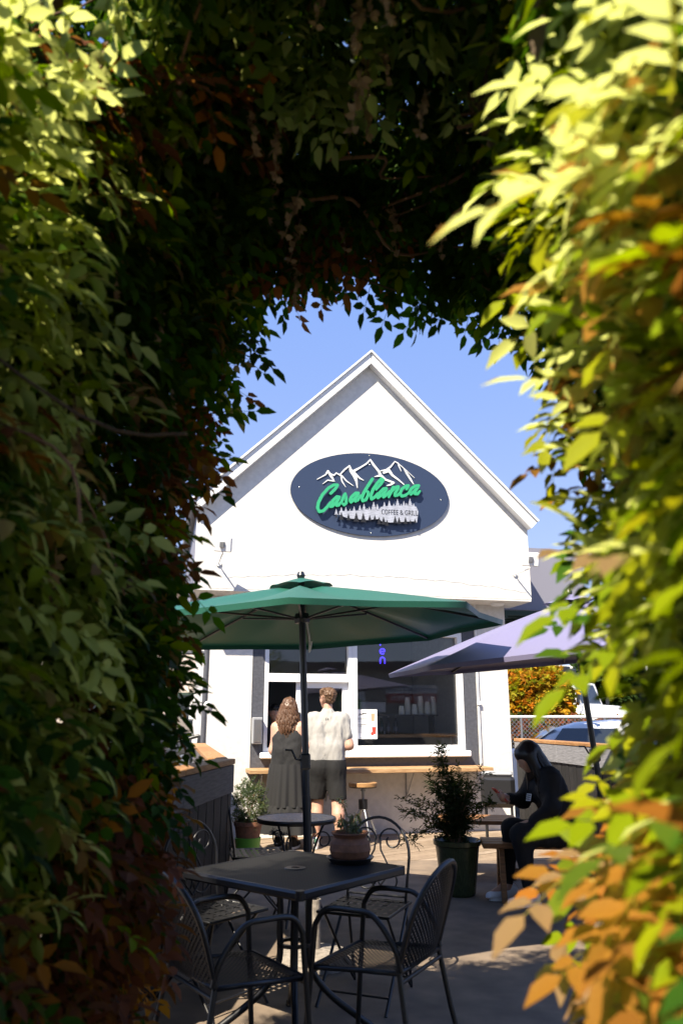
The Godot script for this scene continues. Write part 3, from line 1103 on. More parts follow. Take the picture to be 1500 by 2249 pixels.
# ---------------------------------------------------------------- beyond the patio
func background() -> void:
	var g: Geo
	# far side street on the left: clapboard house
	var h := thing("clapboard_house", "cream clapboard house across the street behind the menu board", "house", Vector3(-7.2, 0, -27))
	for k in 24:
		g = Geo.new()
		g.box(Vector3(0, 0.15 + k * 0.2, 0.01), Vector3(7.5, 0.2, 0.05), Basis(Vector3(1, 0, 0), 0.07))
		part(h, "clapboard", g, M.siding)
	g = Geo.new()
	g.box(Vector3(0, 2.4, -2.1), Vector3(7.4, 4.8, 4.0))
	part(h, "wall", g, M.siding)
	g = Geo.new()
	g.extrude([[-4.1, 4.8], [4.1, 4.8], [0, 6.8]], -4.3, 0.4)
	part(h, "roof", g, M.far_brown)
	for x in [2.15, -1.5]:
		var w := part(h, "window", Geo.new(), M.trim_white)
		g = Geo.new()
		g.box(Vector3(x, 1.75, 0.08), Vector3(1.1, 1.1, 0.08))
		part(w, "frame", g, M.green_wood)
		g = Geo.new()
		g.box(Vector3(x, 1.75, 0.125), Vector3(0.92, 0.92, 0.02))
		part(w, "pane", g, M.car_glass)
	var suv := thing("parked_suv", "dark grey parked car on the street beyond the menu board", "car", Vector3(-5.3, 0, -22.5), -0.25)
	car(suv, M.suv_grey, 1.62)
	# menu board on a post, painted bin, motorcycle mirror
	poster(Vector3(-2.66, 1.44, -13.99), 0.27, 0.36, "drinks menu poster on a post by the building corner", Basis.IDENTITY, Vector3.ZERO, 0.0)
	var mp := thing("menu_post", "square post carrying the drinks menu near the street corner", "post", Vector3(-2.5, 0, -14.06))
	g = Geo.new()
	g.box(Vector3(0, 0.9, 0), Vector3(0.09, 1.8, 0.09), Basis.IDENTITY, 0.006)
	part(mp, "post", g, M.plastic_grey)
	g = Geo.new()
	g.box(Vector3(-0.02, 1.62, 0.05), Vector3(0.31, 0.41, 0.02))
	part(mp, "backboard", g, M.slate_paint)
	var bin := thing("painted_bin", "small black box painted with colourful flowers behind the fence cap", "bin", Vector3(-1.98, 0, -11.1))
	g = Geo.new()
	g.box(Vector3(0, 0.5, 0), Vector3(0.17, 1.0, 0.17), Basis.IDENTITY, 0.006)
	part(bin, "box", g, M.plastic_dark)
	var dots := [[-0.03, 0.93, "far_blue"], [0.03, 0.89, "lime_plastic"], [-0.02, 0.84, "print_red"], [0.035, 0.80, "far_blue"], [-0.04, 0.78, "sign_silver"], [0.01, 0.95, "sign_silver"], [0.05, 0.95, "far_blue"], [0.0, 0.74, "print_tan"]]
	for d in dots:
		g = Geo.new()
		g.lathe([Vector2(0.026, 0), Vector2(0.024, 0.002), Vector2(0, 0.002)], 9, Vector3(d[0], d[1], 0.0855), Basis(Vector3(1, 0, 0), PI / 2))
		part(bin, "painted_flower", g, M[d[2]])
	var bar := thing("bicycle_handlebar", "black handlebar and oval mirror of a bike parked past the fence", "bike", Vector3(-2.2, 0, -11.4))
	g = Geo.new()
	g.tube([Vector3(0.2, 1.22, 0), Vector3(-0.05, 1.15, 0.02), Vector3(-0.2, 1.12, 0.05)], 0.025, 8)
	part(bar, "grip", g, M.plastic_dark)
	g = Geo.new()
	g.lathe([Vector2(0, -0.05), Vector2(0.10, -0.03), Vector2(0.13, 0.0), Vector2(0.10, 0.03), Vector2(0, 0.05)], 18, Vector3(-0.32, 1.06, 0.05), Basis(Vector3(0, 0, 1), 0.15))
	part(bar, "mirror", g, M.plastic_dark)
	g = Geo.new()
	g.tube([Vector3(0.2, 1.22, 0), Vector3(0.15, 0.7, 0), Vector3(0.0, 0.35, 0.1)], 0.03, 8)
	part(bar, "fork", g, M.plastic_dark)
	g = Geo.new()
	g.tube(spiral(Vector3(-0.05, 0.33, 0.12), Vector3.RIGHT, Vector3.UP, 0.3, 0.3, 0, TAU, 28), 0.03, 8, false)
	part(bar, "tyre", g, M.tyre)

	# right: parking lot with car, truck, shrubs, chain-link fence
	var c := thing("parked_sedan", "white parked sedan with dark windows behind the fence", "car", Vector3(4.75, 0, -13.4), -0.12)
	car(c, M.car_white, 1.42)
	truck()
	var rail := thing("chain_link_fence", "low chain-link fence with grey rail along the parking lot", "fence", Vector3(7.5, 0, -25))
	g = Geo.new()
	g.tube([Vector3(-5, 1.5, 0), Vector3(12, 1.5, 0)], 0.04, 8)
	part(rail, "top_rail", g, M.lamp_white)
	for k in 7:
		g = Geo.new()
		g.tube([Vector3(-4.5 + k * 2.6, 0, 0), Vector3(-4.5 + k * 2.6, 1.5, 0)], 0.035, 8)
		part(rail, "fence_post", g, M.steel)
	g = Geo.new()
	lattice(g, func(u: float, v: float): return Vector3(-5 + u * 17, 0.05 + v * 1.42, 0.0), 130, 11, 0.012, true, 2)
	var net := part(rail, "wire_mesh", g, M.steel)
	net.set_meta("kind", "stuff")
	# flat canopy and roofs far off, power lines
	var st := thing("far_canopy", "long flat white canopy far beyond the parking lot", "canopy", Vector3(22, 0, -62))
	g = Geo.new()
	g.box(Vector3(0, 4.9, 0), Vector3(26, 0.75, 6))
	part(st, "fascia", g, M.truck_white)
	for k in 4:
		g = Geo.new()
		g.box(Vector3(-10 + k * 6.6, 2.25, 0), Vector3(0.4, 4.5, 0.4))
		part(st, "canopy_post", g, M.truck_white)
	st = thing("far_shed", "brown flat-roofed shed with blue post far beyond the shrub", "shed", Vector3(13.8, 0, -75))
	g = Geo.new()
	g.box(Vector3(0, 7.0, 0), Vector3(7, 0.5, 6))
	part(st, "roof", g, M.far_brown)
	g = Geo.new()
	g.box(Vector3(0, 3.4, -1), Vector3(6, 6.8, 3))
	part(st, "wall", g, M.truck_white)
	g = Geo.new()
	g.box(Vector3(-1.6, 3.4, 2.4), Vector3(0.5, 6.8, 0.4))
	part(st, "post", g, M.far_blue)
	for k in 3:
		var pl := thing("power_line", "thin power line sagging over the parking lot", "cable", Vector3(0, 0, -55), 0, "power lines")
		g = Geo.new()
		g.tube(curve([Vector3(-4, 6.2 + k * 0.55, 0), Vector3(18, 5.4 + k * 0.55, 0), Vector3(45, 6.4 + k * 0.55, 0)], 10), 0.022, 5)
		part(pl, "cable", g, M.plastic_dark)
	# what the window mirrors, behind the camera: shop with banner, hills
	var shop := thing("corner_shop", "plain tan shop front across the lot, mirrored in the window", "shop", Vector3(17.5, 0, 16), -2.55)
	g = Geo.new()
	g.box(Vector3(0, 2.0, -3), Vector3(12, 4.0, 6))
	part(shop, "wall", g, M.store_wall)
	g = Geo.new()
	g.box(Vector3(0, 4.2, -3), Vector3(12.6, 0.45, 6.8))
	part(shop, "roof", g, M.far_brown)
	var ban := thing("shop_banner", "red and white convenience store banner hung on the tan shop", "banner", Vector3(17.5, 0, 16), -2.55)
	g = Geo.new()
	g.box(Vector3(0.2, 2.95, 0.04), Vector3(2.7, 0.42, 0.03))
	part(ban, "upper_panel", g, M.banner_white)
	g = Geo.new()
	g.box(Vector3(0.2, 2.5, 0.04), Vector3(2.7, 0.46, 0.03))
	part(ban, "lower_panel", g, M.banner_red)
	words(ban, "lettering", "CONVENIENCE STORE", M.banner_blue, Vector3(-1.05, 2.84, 0.058), 0.22, 2.5)
	words(ban, "lettering", "NOW OPEN", M.banner_white, Vector3(-0.9, 2.36, 0.058), 0.28, 2.2)
	for q in [[2.6, "banner_white", "lime_plastic", "tall white and green feather flag beside the shop banner"], [3.5, "lime_plastic", "banner_white", "tall green feather flag beside the tan shop"]]:
		var fl := thing("feather_flag", q[3], "flag", Vector3(17.5, 0, 16), -2.55)
		g = Geo.new()
		g.extrude([[q[0], 0.5], [q[0] + 0.6, 0.5], [q[0] + 0.65, 2.4], [q[0] + 0.5, 3.1], [q[0] + 0.2, 3.4], [q[0], 3.4]], 1.0, 1.01)
		part(fl, "cloth", g, M[q[1]])
		g = Geo.new()
		g.box(Vector3(q[0] + 0.3, 1.6, 1.013), Vector3(0.3, 1.6, 0.004))
		part(fl, "stripe", g, M[q[2]])
		g = Geo.new()
		g.tube([Vector3(q[0], 0, 1.005), Vector3(q[0], 3.45, 1.005)], 0.02, 6)
		part(fl, "pole", g, M.lamp_white)
	g = Geo.new()
	var nz := FastNoiseLite.new()
	nz.seed = 5; nz.frequency = 0.004; nz.fractal_octaves = 4
	var rows := []
	for i in 7:
		var row := []
		for j in 60:
			var a := lerpf(-0.25, 2.1, j / 59.0)
			var d := 700.0 + i * 70.0
			var p := Vector3(sin(a) * d, 0, cos(a) * d)
			p.y = -2 + 105.0 * sin(minf(i / 5.0, 1.0) * PI / 2) * (0.75 + 0.6 * nz.get_noise_2d(a * 260, i * 25.0))
			row.append(p)
		rows.append(row)
	g.sheet(rows, false, true)
	structure("hills", g, M.hill_rock)

func car(o: Node3D, paint: Material, high: float) -> void:
	# nose towards +x; lower body, cabin, glass, wheels
	var k := high / 1.42
	var body := [[-2.2, 0.35], [-2.25, 0.62], [-2.18, 0.86 * k], [-1.9, 0.93 * k], [-1.2, 0.95 * k], [0.85, 0.93 * k], [1.5, 0.84 * k], [2.1, 0.70 * k], [2.28, 0.55], [2.25, 0.32], [-0.0, 0.22]]
	var g := Geo.new()
	g.extrude(body, -0.84, 0.84)
	part(o, "body", g, paint)
	var roof := [[-1.75, 0.94], [-1.35, 1.22], [-0.85, 1.37], [-0.2, 1.42], [0.25, 1.38], [0.6, 1.22], [1.25, 0.92]]
	var rows := []
	for p in roof:
		var y: float = p[1] * k
		var inset: float = 0.10 + 0.24 * (p[1] - 0.92) / 0.5
		rows.append([Vector3(p[0], 0.9 * k, 0.80), Vector3(p[0], y - 0.03, 0.84 - inset), Vector3(p[0], y + 0.01, 0.5 - inset), Vector3(p[0], y + 0.02, 0), Vector3(p[0], y + 0.01, -0.5 + inset), Vector3(p[0], y - 0.03, -0.84 + inset), Vector3(p[0], 0.9 * k, -0.80)])
	g = Geo.new()
	g.sheet(rows, false, true)
	part(o, "cabin", g, paint)
	for s in [-1, 1]:
		for w in [[-1.42, -0.28], [-0.20, 0.80]]:
			g = Geo.new()
			var q := []
			for e in [[w[0], 0.0], [w[1], 0.0], [w[1] - (0.32 if w[1] > 0 else 0.02), 1.0], [w[0] + (0.28 if w[0] < -1 else 0.02), 1.0]]:
				var y := lerpf(0.965, 1.30, e[1]) * k
				q.append(Vector3(e[0], y, s * lerpf(0.80, 0.655, e[1])))
			g.flat(q, Vector3(0, 1, 0))
			part(o, "side_window", g, M.car_glass)
	g = Geo.new()
	g.flat([Vector3(1.24, 0.945 * k, 0.70), Vector3(1.24, 0.945 * k, -0.70), Vector3(0.45, 1.345 * k, -0.52), Vector3(0.45, 1.345 * k, 0.52)], Vector3(0, 1, 0))
	part(o, "windscreen", g, M.car_glass)
	g = Geo.new()
	g.flat([Vector3(-1.74, 0.985 * k, 0.66), Vector3(-1.74, 0.985 * k, -0.66), Vector3(-1.2, 1.32 * k, -0.52), Vector3(-1.2, 1.32 * k, 0.52)], Vector3(0, 1, 0))
	part(o, "rear_window", g, M.car_glass)
	for x in [-1.35, 1.4]:
		for s in [-1, 1]:
			var w := part(o, "wheel", Geo.new(), M.tyre)
			g = Geo.new()
			g.lathe([Vector2(0.2, -0.1), Vector2(0.32, -0.1), Vector2(0.34, -0.05), Vector2(0.34, 0.05), Vector2(0.32, 0.1), Vector2(0.2, 0.1)], 24, Vector3(x, 0.34, s * 0.76), Basis(Vector3(1, 0, 0), PI / 2))
			part(w, "tyre", g, M.tyre)
			g = Geo.new()
			g.lathe([Vector2(0.21, 0.09), Vector2(0.05, 0.105), Vector2(0, 0.105)], 20, Vector3(x, 0.34, s * 0.76), Basis(Vector3(1, 0, 0), PI / 2 * s))
			part(w, "rim", g, M.steel)
	for s in [-1, 1]:
		g = Geo.new()
		g.box(Vector3(2.18, 0.62 * k, s * 0.6), Vector3(0.12, 0.12, 0.34), Basis.IDENTITY, 0.02)
		part(o, "headlight", g, M.lamp_white)

func truck() -> void:
	var o := thing("white_truck", "white work truck with sloped hood and dark roof rack beyond the fence", "truck", Vector3(10.4, 0, -35.5), -0.75)
	# nose towards +x
	var g := Geo.new()
	g.extrude([[-1.3, 0.9], [0.75, 0.9], [0.75, 2.05], [0.45, 2.95], [0.1, 3.1], [-1.2, 3.1], [-1.3, 3.0]], -1.1, 1.1)
	part(o, "cab", g, M.truck_white)
	g = Geo.new()
	g.extrude([[0.752, 0.85], [2.5, 0.8], [2.55, 1.4], [2.4, 1.75], [1.6, 1.98], [0.752, 2.05]], -0.85, 0.85)
	part(o, "hood", g, M.truck_white)
	for s in [-1, 1]:
		g = Geo.new()
		g.extrude([[0.76, 0.7], [1.0, 1.25], [1.45, 1.45], [1.95, 1.3], [2.2, 0.8], [2.5, 0.75], [2.5, 1.5], [0.76, 1.75]], 0.852, 1.12, Transform3D(Basis.from_scale(Vector3(1, 1, s)), Vector3.ZERO))
		part(o, "fender", g, M.truck_white)
		g = Geo.new()
		g.flat([Vector3(-0.7, 2.1, s * 1.104), Vector3(0.62, 2.1, s * 1.104), Vector3(0.40, 2.85, s * 1.104), Vector3(-0.7, 2.85, s * 1.104)], Vector3.ZERO)
		part(o, "side_window", g, M.car_glass)
		var w := part(o, "wheel", Geo.new(), M.tyre)
		g = Geo.new()
		g.lathe([Vector2(0.25, -0.14), Vector2(0.48, -0.14), Vector2(0.5, 0), Vector2(0.48, 0.14), Vector2(0.25, 0.14)], 24, Vector3(1.5, 0.5, s * 0.95), Basis(Vector3(1, 0, 0), PI / 2))
		part(w, "tyre", g, M.tyre)
		g = Geo.new()
		g.lathe([Vector2(0.26, 0.12), Vector2(0.1, 0.16), Vector2(0, 0.16)], 18, Vector3(1.5, 0.5, s * 0.95), Basis(Vector3(1, 0, 0), PI / 2 * s))
		part(w, "rim", g, M.steel)
		g = Geo.new()
		g.box(Vector3(2.46, 1.25, s * 0.72), Vector3(0.16, 0.26, 0.3), Basis.IDENTITY, 0.03)
		part(o, "headlight", g, M.lamp_white)
		g = Geo.new()
		g.tube([Vector3(0.7, 2.3, s * 1.1), Vector3(0.85, 2.4, s * 1.4), Vector3(0.85, 2.0, s * 1.4)], 0.03, 6)
		g.box(Vector3(0.85, 2.3, s * 1.42), Vector3(0.06, 0.5, 0.25), Basis.IDENTITY, 0.02)
		part(o, "mirror", g, M.plastic_dark)
	g = Geo.new()
	g.flat([Vector3(0.756, 2.1, 0.95), Vector3(0.756, 2.1, -0.95), Vector3(0.475, 2.9, -0.9), Vector3(0.475, 2.9, 0.9)], Vector3(0, 2, 0))
	part(o, "windscreen", g, M.car_glass)
	var gr := part(o, "grille", Geo.new(), M.steel)
	for k in 8:
		g = Geo.new()
		g.box(Vector3(2.56 - 0.012 * k, 1.0 + k * 0.085, 0), Vector3(0.05, 0.035, 1.1))
		part(gr, "grille_bar", g, M.steel)
	g = Geo.new()
	g.box(Vector3(2.6, 0.62, 0), Vector3(0.2, 0.3, 2.2), Basis.IDENTITY, 0.04)
	part(o, "bumper", g, M.steel)
	g = Geo.new()
	g.box(Vector3(-3.6, 2.1, 0), Vector3(4.4, 2.3, 2.3))
	part(o, "box_body", g, M.truck_white)
	g = Geo.new()
	g.box(Vector3(-0.5, 3.35, 0), Vector3(1.5, 0.12, 2.0))
	g.box(Vector3(-0.2, 3.55, 0.5), Vector3(0.5, 0.3, 0.4), Basis.IDENTITY, 0.04)
	g.box(Vector3(-0.5, 3.52, -0.4), Vector3(0.7, 0.22, 0.5), Basis.IDENTITY, 0.04)
	for x in [-1.1, 0.1]:
		for z in [-0.9, 0.9]: g.box(Vector3(x, 3.2, z), Vector3(0.06, 0.24, 0.06))
	part(o, "roof_rack", g, M.plastic_dark)

# ---------------------------------------------------------------- timber fences round the patio
func fence(called: String, label: String, pts: Array, high: float, top: Material, board: String) -> void:
	var f := thing(called, label, "fence")
	for i in pts.size() - 1:
		var a: Vector3 = pts[i]
		var b: Vector3 = pts[i + 1]
		var d := (b - a).normalized()
		var len := a.distance_to(b)
		var yaw := atan2(-d.z, d.x)
		var side := Basis(Vector3.UP, yaw).z
		var n := int(ceil(len / 1.9))
		for k in n:
			var g := Geo.new()
			var l := len / n
			g.box(Vector3.ZERO, Vector3(l - 0.003, 0.04, 0.16), Basis.IDENTITY, 0.005)
			part(f, "cap_board", g, M["cap_wood_%d" % ((k + i) % 3)], Transform3D(Basis(Vector3.UP, yaw), a + d * (k + 0.5) * l + Vector3.UP * (high - 0.02)))
			for s in [-1, 1]:
				g = Geo.new()
				g.box(Vector3.ZERO, Vector3(l - 0.004, 0.20, 0.022), Basis.IDENTITY, 0.003)
				part(f, "rail_board", g, top, Transform3D(Basis(Vector3.UP, yaw), a + d * (k + 0.5) * l + side * s * 0.062 + Vector3.UP * (high - 0.145)))
		var m := int(len / 0.1)
		for s in [-1, 1]:
			for k in m:
				var g := Geo.new()
				g.box(Vector3.ZERO, Vector3(len / m - 0.008, high - 0.26, 0.018))
				part(f, "board", g, M["%s_%d" % [board, (k * 7 + i) % 3]], Transform3D(Basis(Vector3.UP, yaw), a + d * (k + 0.5) * len / m + side * s * (0.045 + 0.002 * (k % 2)) + Vector3.UP * ((high - 0.26) / 2 + 0.02)))
		for k in n + 1:
			var g := Geo.new()
			g.box(Vector3.ZERO, Vector3(0.06, high - 0.05, 0.06))
			part(f, "post", g, M.black_board_1, Transform3D(Basis(Vector3.UP, yaw), a + d * clampf(k * len / n, 0.05, len - 0.05) + Vector3.UP * (high - 0.05) / 2))

func fences() -> void:
	fence("patio_fence", "dark board fence with honey timber cap turning beside the round table", [Vector3(-1.16, 0, -3.7), Vector3(-0.90, 0, -6.3)], 1.15, M.grey_wood, "black_board")
	fence("patio_fence", "short dark board fence with timber cap running up to the white wall", [Vector3(-0.98, 0, -6.42), Vector3(-1.80, 0, -10.2)], 1.15, M.grey_wood, "black_board")
	fence("patio_fence", "grey board fence with honey timber cap beside the parking lot", [Vector3(2.42, 0, -11.0), Vector3(3.05, 0, -7.0), Vector3(3.35, 0, -5.2)], 1.19, M.pale_grey_wood, "black_board")

# ---------------------------------------------------------------- tables, chairs, umbrellas
func umbrella(o: Node3D, cloth: Material, R: float, rim: float, top: float, lean: Vector3, spin: float, pole_foot: float) -> void:
	# everything above the foot hangs on a leaning pole; lean moves the top sideways
	var tilt := Basis(Quaternion(Vector3.UP, (Vector3.UP * top + lean).normalized()))
	var T := func(p: Vector3) -> Vector3: return tilt * p
	var ring := func(a: float, r: float, sag: float) -> Vector3:
		var s := fposmod(a - spin, TAU / 8)
		var chord := cos(PI / 8) / cos(s - PI / 8)
		var across := 1.0 - absf(s - PI / 8) / (PI / 8)
		var rr := r * lerpf(1.0, chord, minf(1.0, r / R + 0.2)) * (1.0 - 0.035 * across * pow(r / R, 3))
		var y := top - 0.05 - (top - 0.05 - rim) * pow(r / R, 1.12) - sag * across * sin(PI * minf(r / R, 1.0)) * 0.05
		return Vector3(cos(a) * rr, y, sin(a) * rr)
	var g := Geo.new()
	var rows := []
	for i in 13:
		var row := []
		for j in 64: row.append(T.call(ring.call(TAU * j / 64 + spin, lerpf(0.16, R, i / 12.0), 1.0)))
		rows.append(row)
	g.sheet(rows, true)
	var low := []
	for j in 64:
		low.append(T.call(ring.call(TAU * j / 64 + spin, R * 0.995, 0.0) - Vector3(0, 0.035, 0)))
	g.sheet([rows[12], low], true)
	part(o, "canopy", g, cloth)
	g = Geo.new()
	rows = []
	for i in 7:
		var row := []
		for j in 64:
			var a := TAU * j / 64 + spin
			var r := lerpf(0.01, 0.22, i / 6.0)
			var p: Vector3 = ring.call(a, r, 0.0)
			var s := fposmod(a - spin, TAU / 8)
			p.y = top + 0.002 - 0.068 * pow(i / 6.0, 1.2) + 0.012 * pow(i / 6.0, 4) * sin(s / (TAU / 8) * PI)
			row.append(T.call(p))
		rows.append(row)
	g.sheet(rows, true)
	part(o, "vent", g, cloth)
	g = Geo.new()
	g.lathe([Vector2(0, 0.05), Vector2(0.02, 0.045), Vector2(0.03, 0.02), Vector2(0.02, -0.01), Vector2(0.02, -0.05)], 14, T.call(Vector3(0, top, 0)), tilt)
	part(o, "finial", g, M.umbrella_pole)
	g = Geo.new()
	g.tube([T.call(Vector3(0, pole_foot, 0)), T.call(Vector3(0, 0.95, 0))], 0.027, 14)
	part(o, "lower_pole", g, M.umbrella_pole)
	g = Geo.new()
	g.tube([T.call(Vector3(0, 0.95, 0)), T.call(Vector3(0, top - 0.01, 0))], 0.023, 14)
	part(o, "upper_pole", g, M.umbrella_pole)
	g = Geo.new()
	g.lathe([Vector2(0.024, -0.03), Vector2(0.05, -0.03), Vector2(0.055, 0.0), Vector2(0.045, 0.035), Vector2(0.024, 0.035)], 16, T.call(Vector3(0, rim + 0.06, 0)), tilt)
	part(o, "hub", g, M.umbrella_pole)
	g = Geo.new()
	g.box(T.call(Vector3(0, 1.16, 0.0)), Vector3(0.065, 0.10, 0.07), tilt, 0.01)
	part(o, "crank_housing", g, M.umbrella_pole)
	g = Geo.new()
	g.tube([T.call(Vector3(-0.03, 1.17, 0.02)), T.call(Vector3(-0.06, 1.18, 0.05)), T.call(Vector3(-0.085, 1.235, 0.05)), T.call(Vector3(-0.13, 1.24, 0.06))], 0.007, 8)
	part(o, "crank_handle", g, M.umbrella_pole)
	for k in 8:
		var a := spin + TAU * k / 8
		g = Geo.new()
		var pts := []
		for i in 7: pts.append(T.call(ring.call(a, lerpf(0.03, R * 0.985, i / 6.0), 0.0) - Vector3(0, 0.016, 0)))
		g.tube(pts, 0.0095, 6)
		var rb := part(o, "rib", g, M.umbrella_pole)
		g = Geo.new()
		g.tube([T.call(Vector3(cos(a) * 0.045, rim + 0.06, sin(a) * 0.045)), T.call(ring.call(a, R * 0.47, 0.0) - Vector3(0, 0.03, 0))], 0.0075, 6)
		part(rb, "strut", g, M.umbrella_pole)
	g = Geo.new()
	g.tube(curve([T.call(Vector3(0.03, rim + 0.05, 0.03)), T.call(Vector3(0.05, rim - 0.08, 0.04)), T.call(Vector3(0.045, rim - 0.17, 0.03)), T.call(Vector3(0.065, rim - 0.10, 0.05))], 5), 0.006, 5)
	part(o, "tie_strap", g, M.paper)

func furniture() -> void:
	var u := thing("patio_umbrella", "open dark green patio umbrella on a black pole behind the square table", "umbrella", Vector3(-0.19, 0.02, -5.3))
	umbrella(u, M.umbrella_green, 1.37, 2.03, 2.37, Vector3(-0.09, 0, 0), PI / 2, 0.06)
	var b := thing("umbrella_base", "round concrete base holding the green umbrella pole", "umbrella base", Vector3(-0.165, 0, -5.3))
	var g := Geo.new()
	g.lathe([Vector2(0.0, 0.085), Vector2(0.05, 0.085), Vector2(0.21, 0.06), Vector2(0.235, 0.04), Vector2(0.24, 0.002)], 40)
	part(b, "disc", g, M.base_stone)
	g = Geo.new()
	g.lathe([Vector2(0.03, 0.36), Vector2(0.036, 0.36), Vector2(0.036, 0.085)], 18)
	part(b, "sleeve", g, M.base_stone)
	u = thing("patio_umbrella", "faded lavender patio umbrella leaning over the timber bench", "umbrella", Vector3(2.08, 0.02, -6.35))
	umbrella(u, M.umbrella_lavender, 1.55, 1.93, 2.42, Vector3(-0.22, 0, 0.05), PI / 2 + 0.2, 0.05)
	b = thing("umbrella_base", "round concrete base under the lavender umbrella by the fence", "umbrella base", Vector3(2.08, 0, -6.35))
	g = Geo.new()
	g.lathe([Vector2(0.0, 0.085), Vector2(0.05, 0.085), Vector2(0.21, 0.06), Vector2(0.235, 0.04), Vector2(0.24, 0.002)], 40)
	part(b, "disc", g, M.base_stone)

	# square mesh table
	var t := thing("square_table", "black square table with perforated metal top and curved legs", "table", Vector3(-0.23, 0, -4.19), PI / 4 + 0.095)
	g = Geo.new()
	g.box(Vector3(0, 0.722, 0), Vector3(0.775, 0.012, 0.775))
	var top := part(t, "table_top", g, M.perforated)
	g = Geo.new()
	var h := 0.395
	var loop := []
	for q in [[1, 1], [1, -1], [-1, -1], [-1, 1]]:
		for j in 5:
			var a := lerpf(0, PI / 2, j / 4.0) - PI / 2 * [[1, 1], [1, -1], [-1, -1], [-1, 1]].find(q)
			loop.append(Vector3(q[0] * (h - 0.02) + 0.02 * cos(PI / 2 - a) * 1.0, 0.712, q[1] * (h - 0.02) + 0.02 * sin(PI / 2 - a)))
	loop.append(loop[0])
	for k in 4:
		var s: float = 1 if k % 2 else -1
		var q := Basis(Vector3.UP, PI / 2 * k)
		g.box(q * Vector3(0, 0.71, h - 0.007), Vector3(2 * h - 0.03, 0.040, 0.026), q, 0.010)
		g.tube([q * Vector3(h - 0.02, 0.690, h - 0.02), q * Vector3(h - 0.02, 0.730, h - 0.02)], 0.022, 12)
	part(top, "rim", g, M.black_metal)
	g = Geo.new()
	g.lathe([Vector2(0.022, 0.7285), Vector2(0.022, 0.733), Vector2(0.05, 0.732), Vector2(0.055, 0.7285)], 24)
	part(top, "hole_ring", g, M.black_metal)
	for k in 4:
		var q := Basis(Vector3.UP, PI / 2 * k)
		g = Geo.new()
		g.tube(curve([q * Vector3(0.16, 0.70, 0.16), q * Vector3(0.062, 0.64, 0.062), q * Vector3(0.05, 0.45, 0.05), q * Vector3(0.055, 0.30, 0.055), q * Vector3(0.12, 0.17, 0.12), q * Vector3(0.27, 0.02, 0.27)], 6), 0.0165, 10)
		part(t, "leg", g, M.black_metal)
		g = Geo.new()
		g.lathe([Vector2(0, 0.03), Vector2(0.022, 0.03), Vector2(0.025, 0.001)], 12, q * Vector3(0.275, 0, 0.275))
		part(t, "foot_cap", g, M.plastic_dark)
	g = Geo.new()
	g.lathe([Vector2(0.065, 0.40), Vector2(0.085, 0.40), Vector2(0.085, 0.385), Vector2(0.065, 0.385)], 20)
	part(t, "brace_ring", g, M.black_metal)

	# chairs
	var c := thing("mesh_armchair", "black mesh armchair turned side-on with a rounded backrest", "chair", Vector3(0.16, 0, -3.86), 1.07, "chairs at the square table")
	mesh_armchair(c)
	copy(c, "mesh_armchair", "black mesh armchair with its rounded back to the vine", Vector3(-0.45, 0, -3.68), -0.95, "chairs at the square table")
	var s := thing("scroll_chair", "wire scroll-back chair catching sunlight between fence and square table", "chair", Vector3(-0.68, 0, -4.60), -2.25, "scroll-back bistro chairs")
	scroll_chair(s)
	copy(s, "scroll_chair", "black scroll-back chair behind the terracotta pot", Vector3(0.13, 0, -4.68), 2.75, "scroll-back bistro chairs")
	copy(s, "scroll_chair", "black scroll-back chair at the round mosaic table beside the fence", Vector3(-0.66, 0, -6.45), -1.35, "scroll-back bistro chairs")
	# round mosaic table
	t = thing("mosaic_table", "small round mosaic-top table on black scrolled legs", "table", Vector3(-0.34, 0, -6.30))
	g = Geo.new()
	g.lathe([Vector2(0, 0.722), Vector2(0.285, 0.722)], 48)
	var mt := part(t, "table_top", g, M.mosaic)
	g = Geo.new()
	g.lathe([Vector2(0.284, 0.724), Vector2(0.298, 0.724), Vector2(0.302, 0.712), Vector2(0.298, 0.692), Vector2(0.27, 0.690), Vector2(0.0, 0.705)], 48)
	part(mt, "rim", g, M.black_metal)
	for k in 3:
		var q := Basis(Vector3.UP, TAU * k / 3 + 0.3)
		g = Geo.new()
		g.tube(curve([q * Vector3(0.23, 0.70, 0), q * Vector3(0.16, 0.55, 0), q * Vector3(0.12, 0.40, 0), q * Vector3(0.15, 0.2, 0), q * Vector3(0.24, 0.006, 0)], 6), 0.009, 8)
		var lg := part(t, "leg", g, M.black_metal)
		g = Geo.new()
		g.tube(spiral(q * Vector3(0.21, 0.55, 0), q.x, Vector3.UP, 0.075, 0.02, PI * 1.1, -PI * 1.4, 20), 0.006, 6)
		g.tube(spiral(q * Vector3(0.175, 0.40, 0), q.x, Vector3.UP, 0.06, 0.015, PI * 0.9, PI * 3.2, 20), 0.006, 6)
		part(lg, "scroll", g, M.black_metal)
	g = Geo.new()
	g.tube(spiral(Vector3(0, 0.38, 0), Vector3.RIGHT, Vector3.BACK, 0.12, 0.12, 0, TAU, 24), 0.006, 6, false)
	part(t, "brace_ring", g, M.black_metal)
	# bar stool
	t = thing("bar_stool", "industrial stool with round timber seat on a screw post", "stool", Vector3(0.26, 0, -9.95), 0.4)
	g = Geo.new()
	g.lathe([Vector2(0, 0.70), Vector2(0.165, 0.70), Vector2(0.172, 0.693), Vector2(0.172, 0.655)], 36)
	part(t, "seat", g, M.stool_wood)
	g = Geo.new()
	g.lathe([Vector2(0.172, 0.654), Vector2(0.165, 0.640), Vector2(0.0, 0.638)], 36)
	part(t, "seat_plate", g, M.black_metal)
	g = Geo.new()
	g.lathe([Vector2(0.016, 0.64), Vector2(0.016, 0.50)], 14)
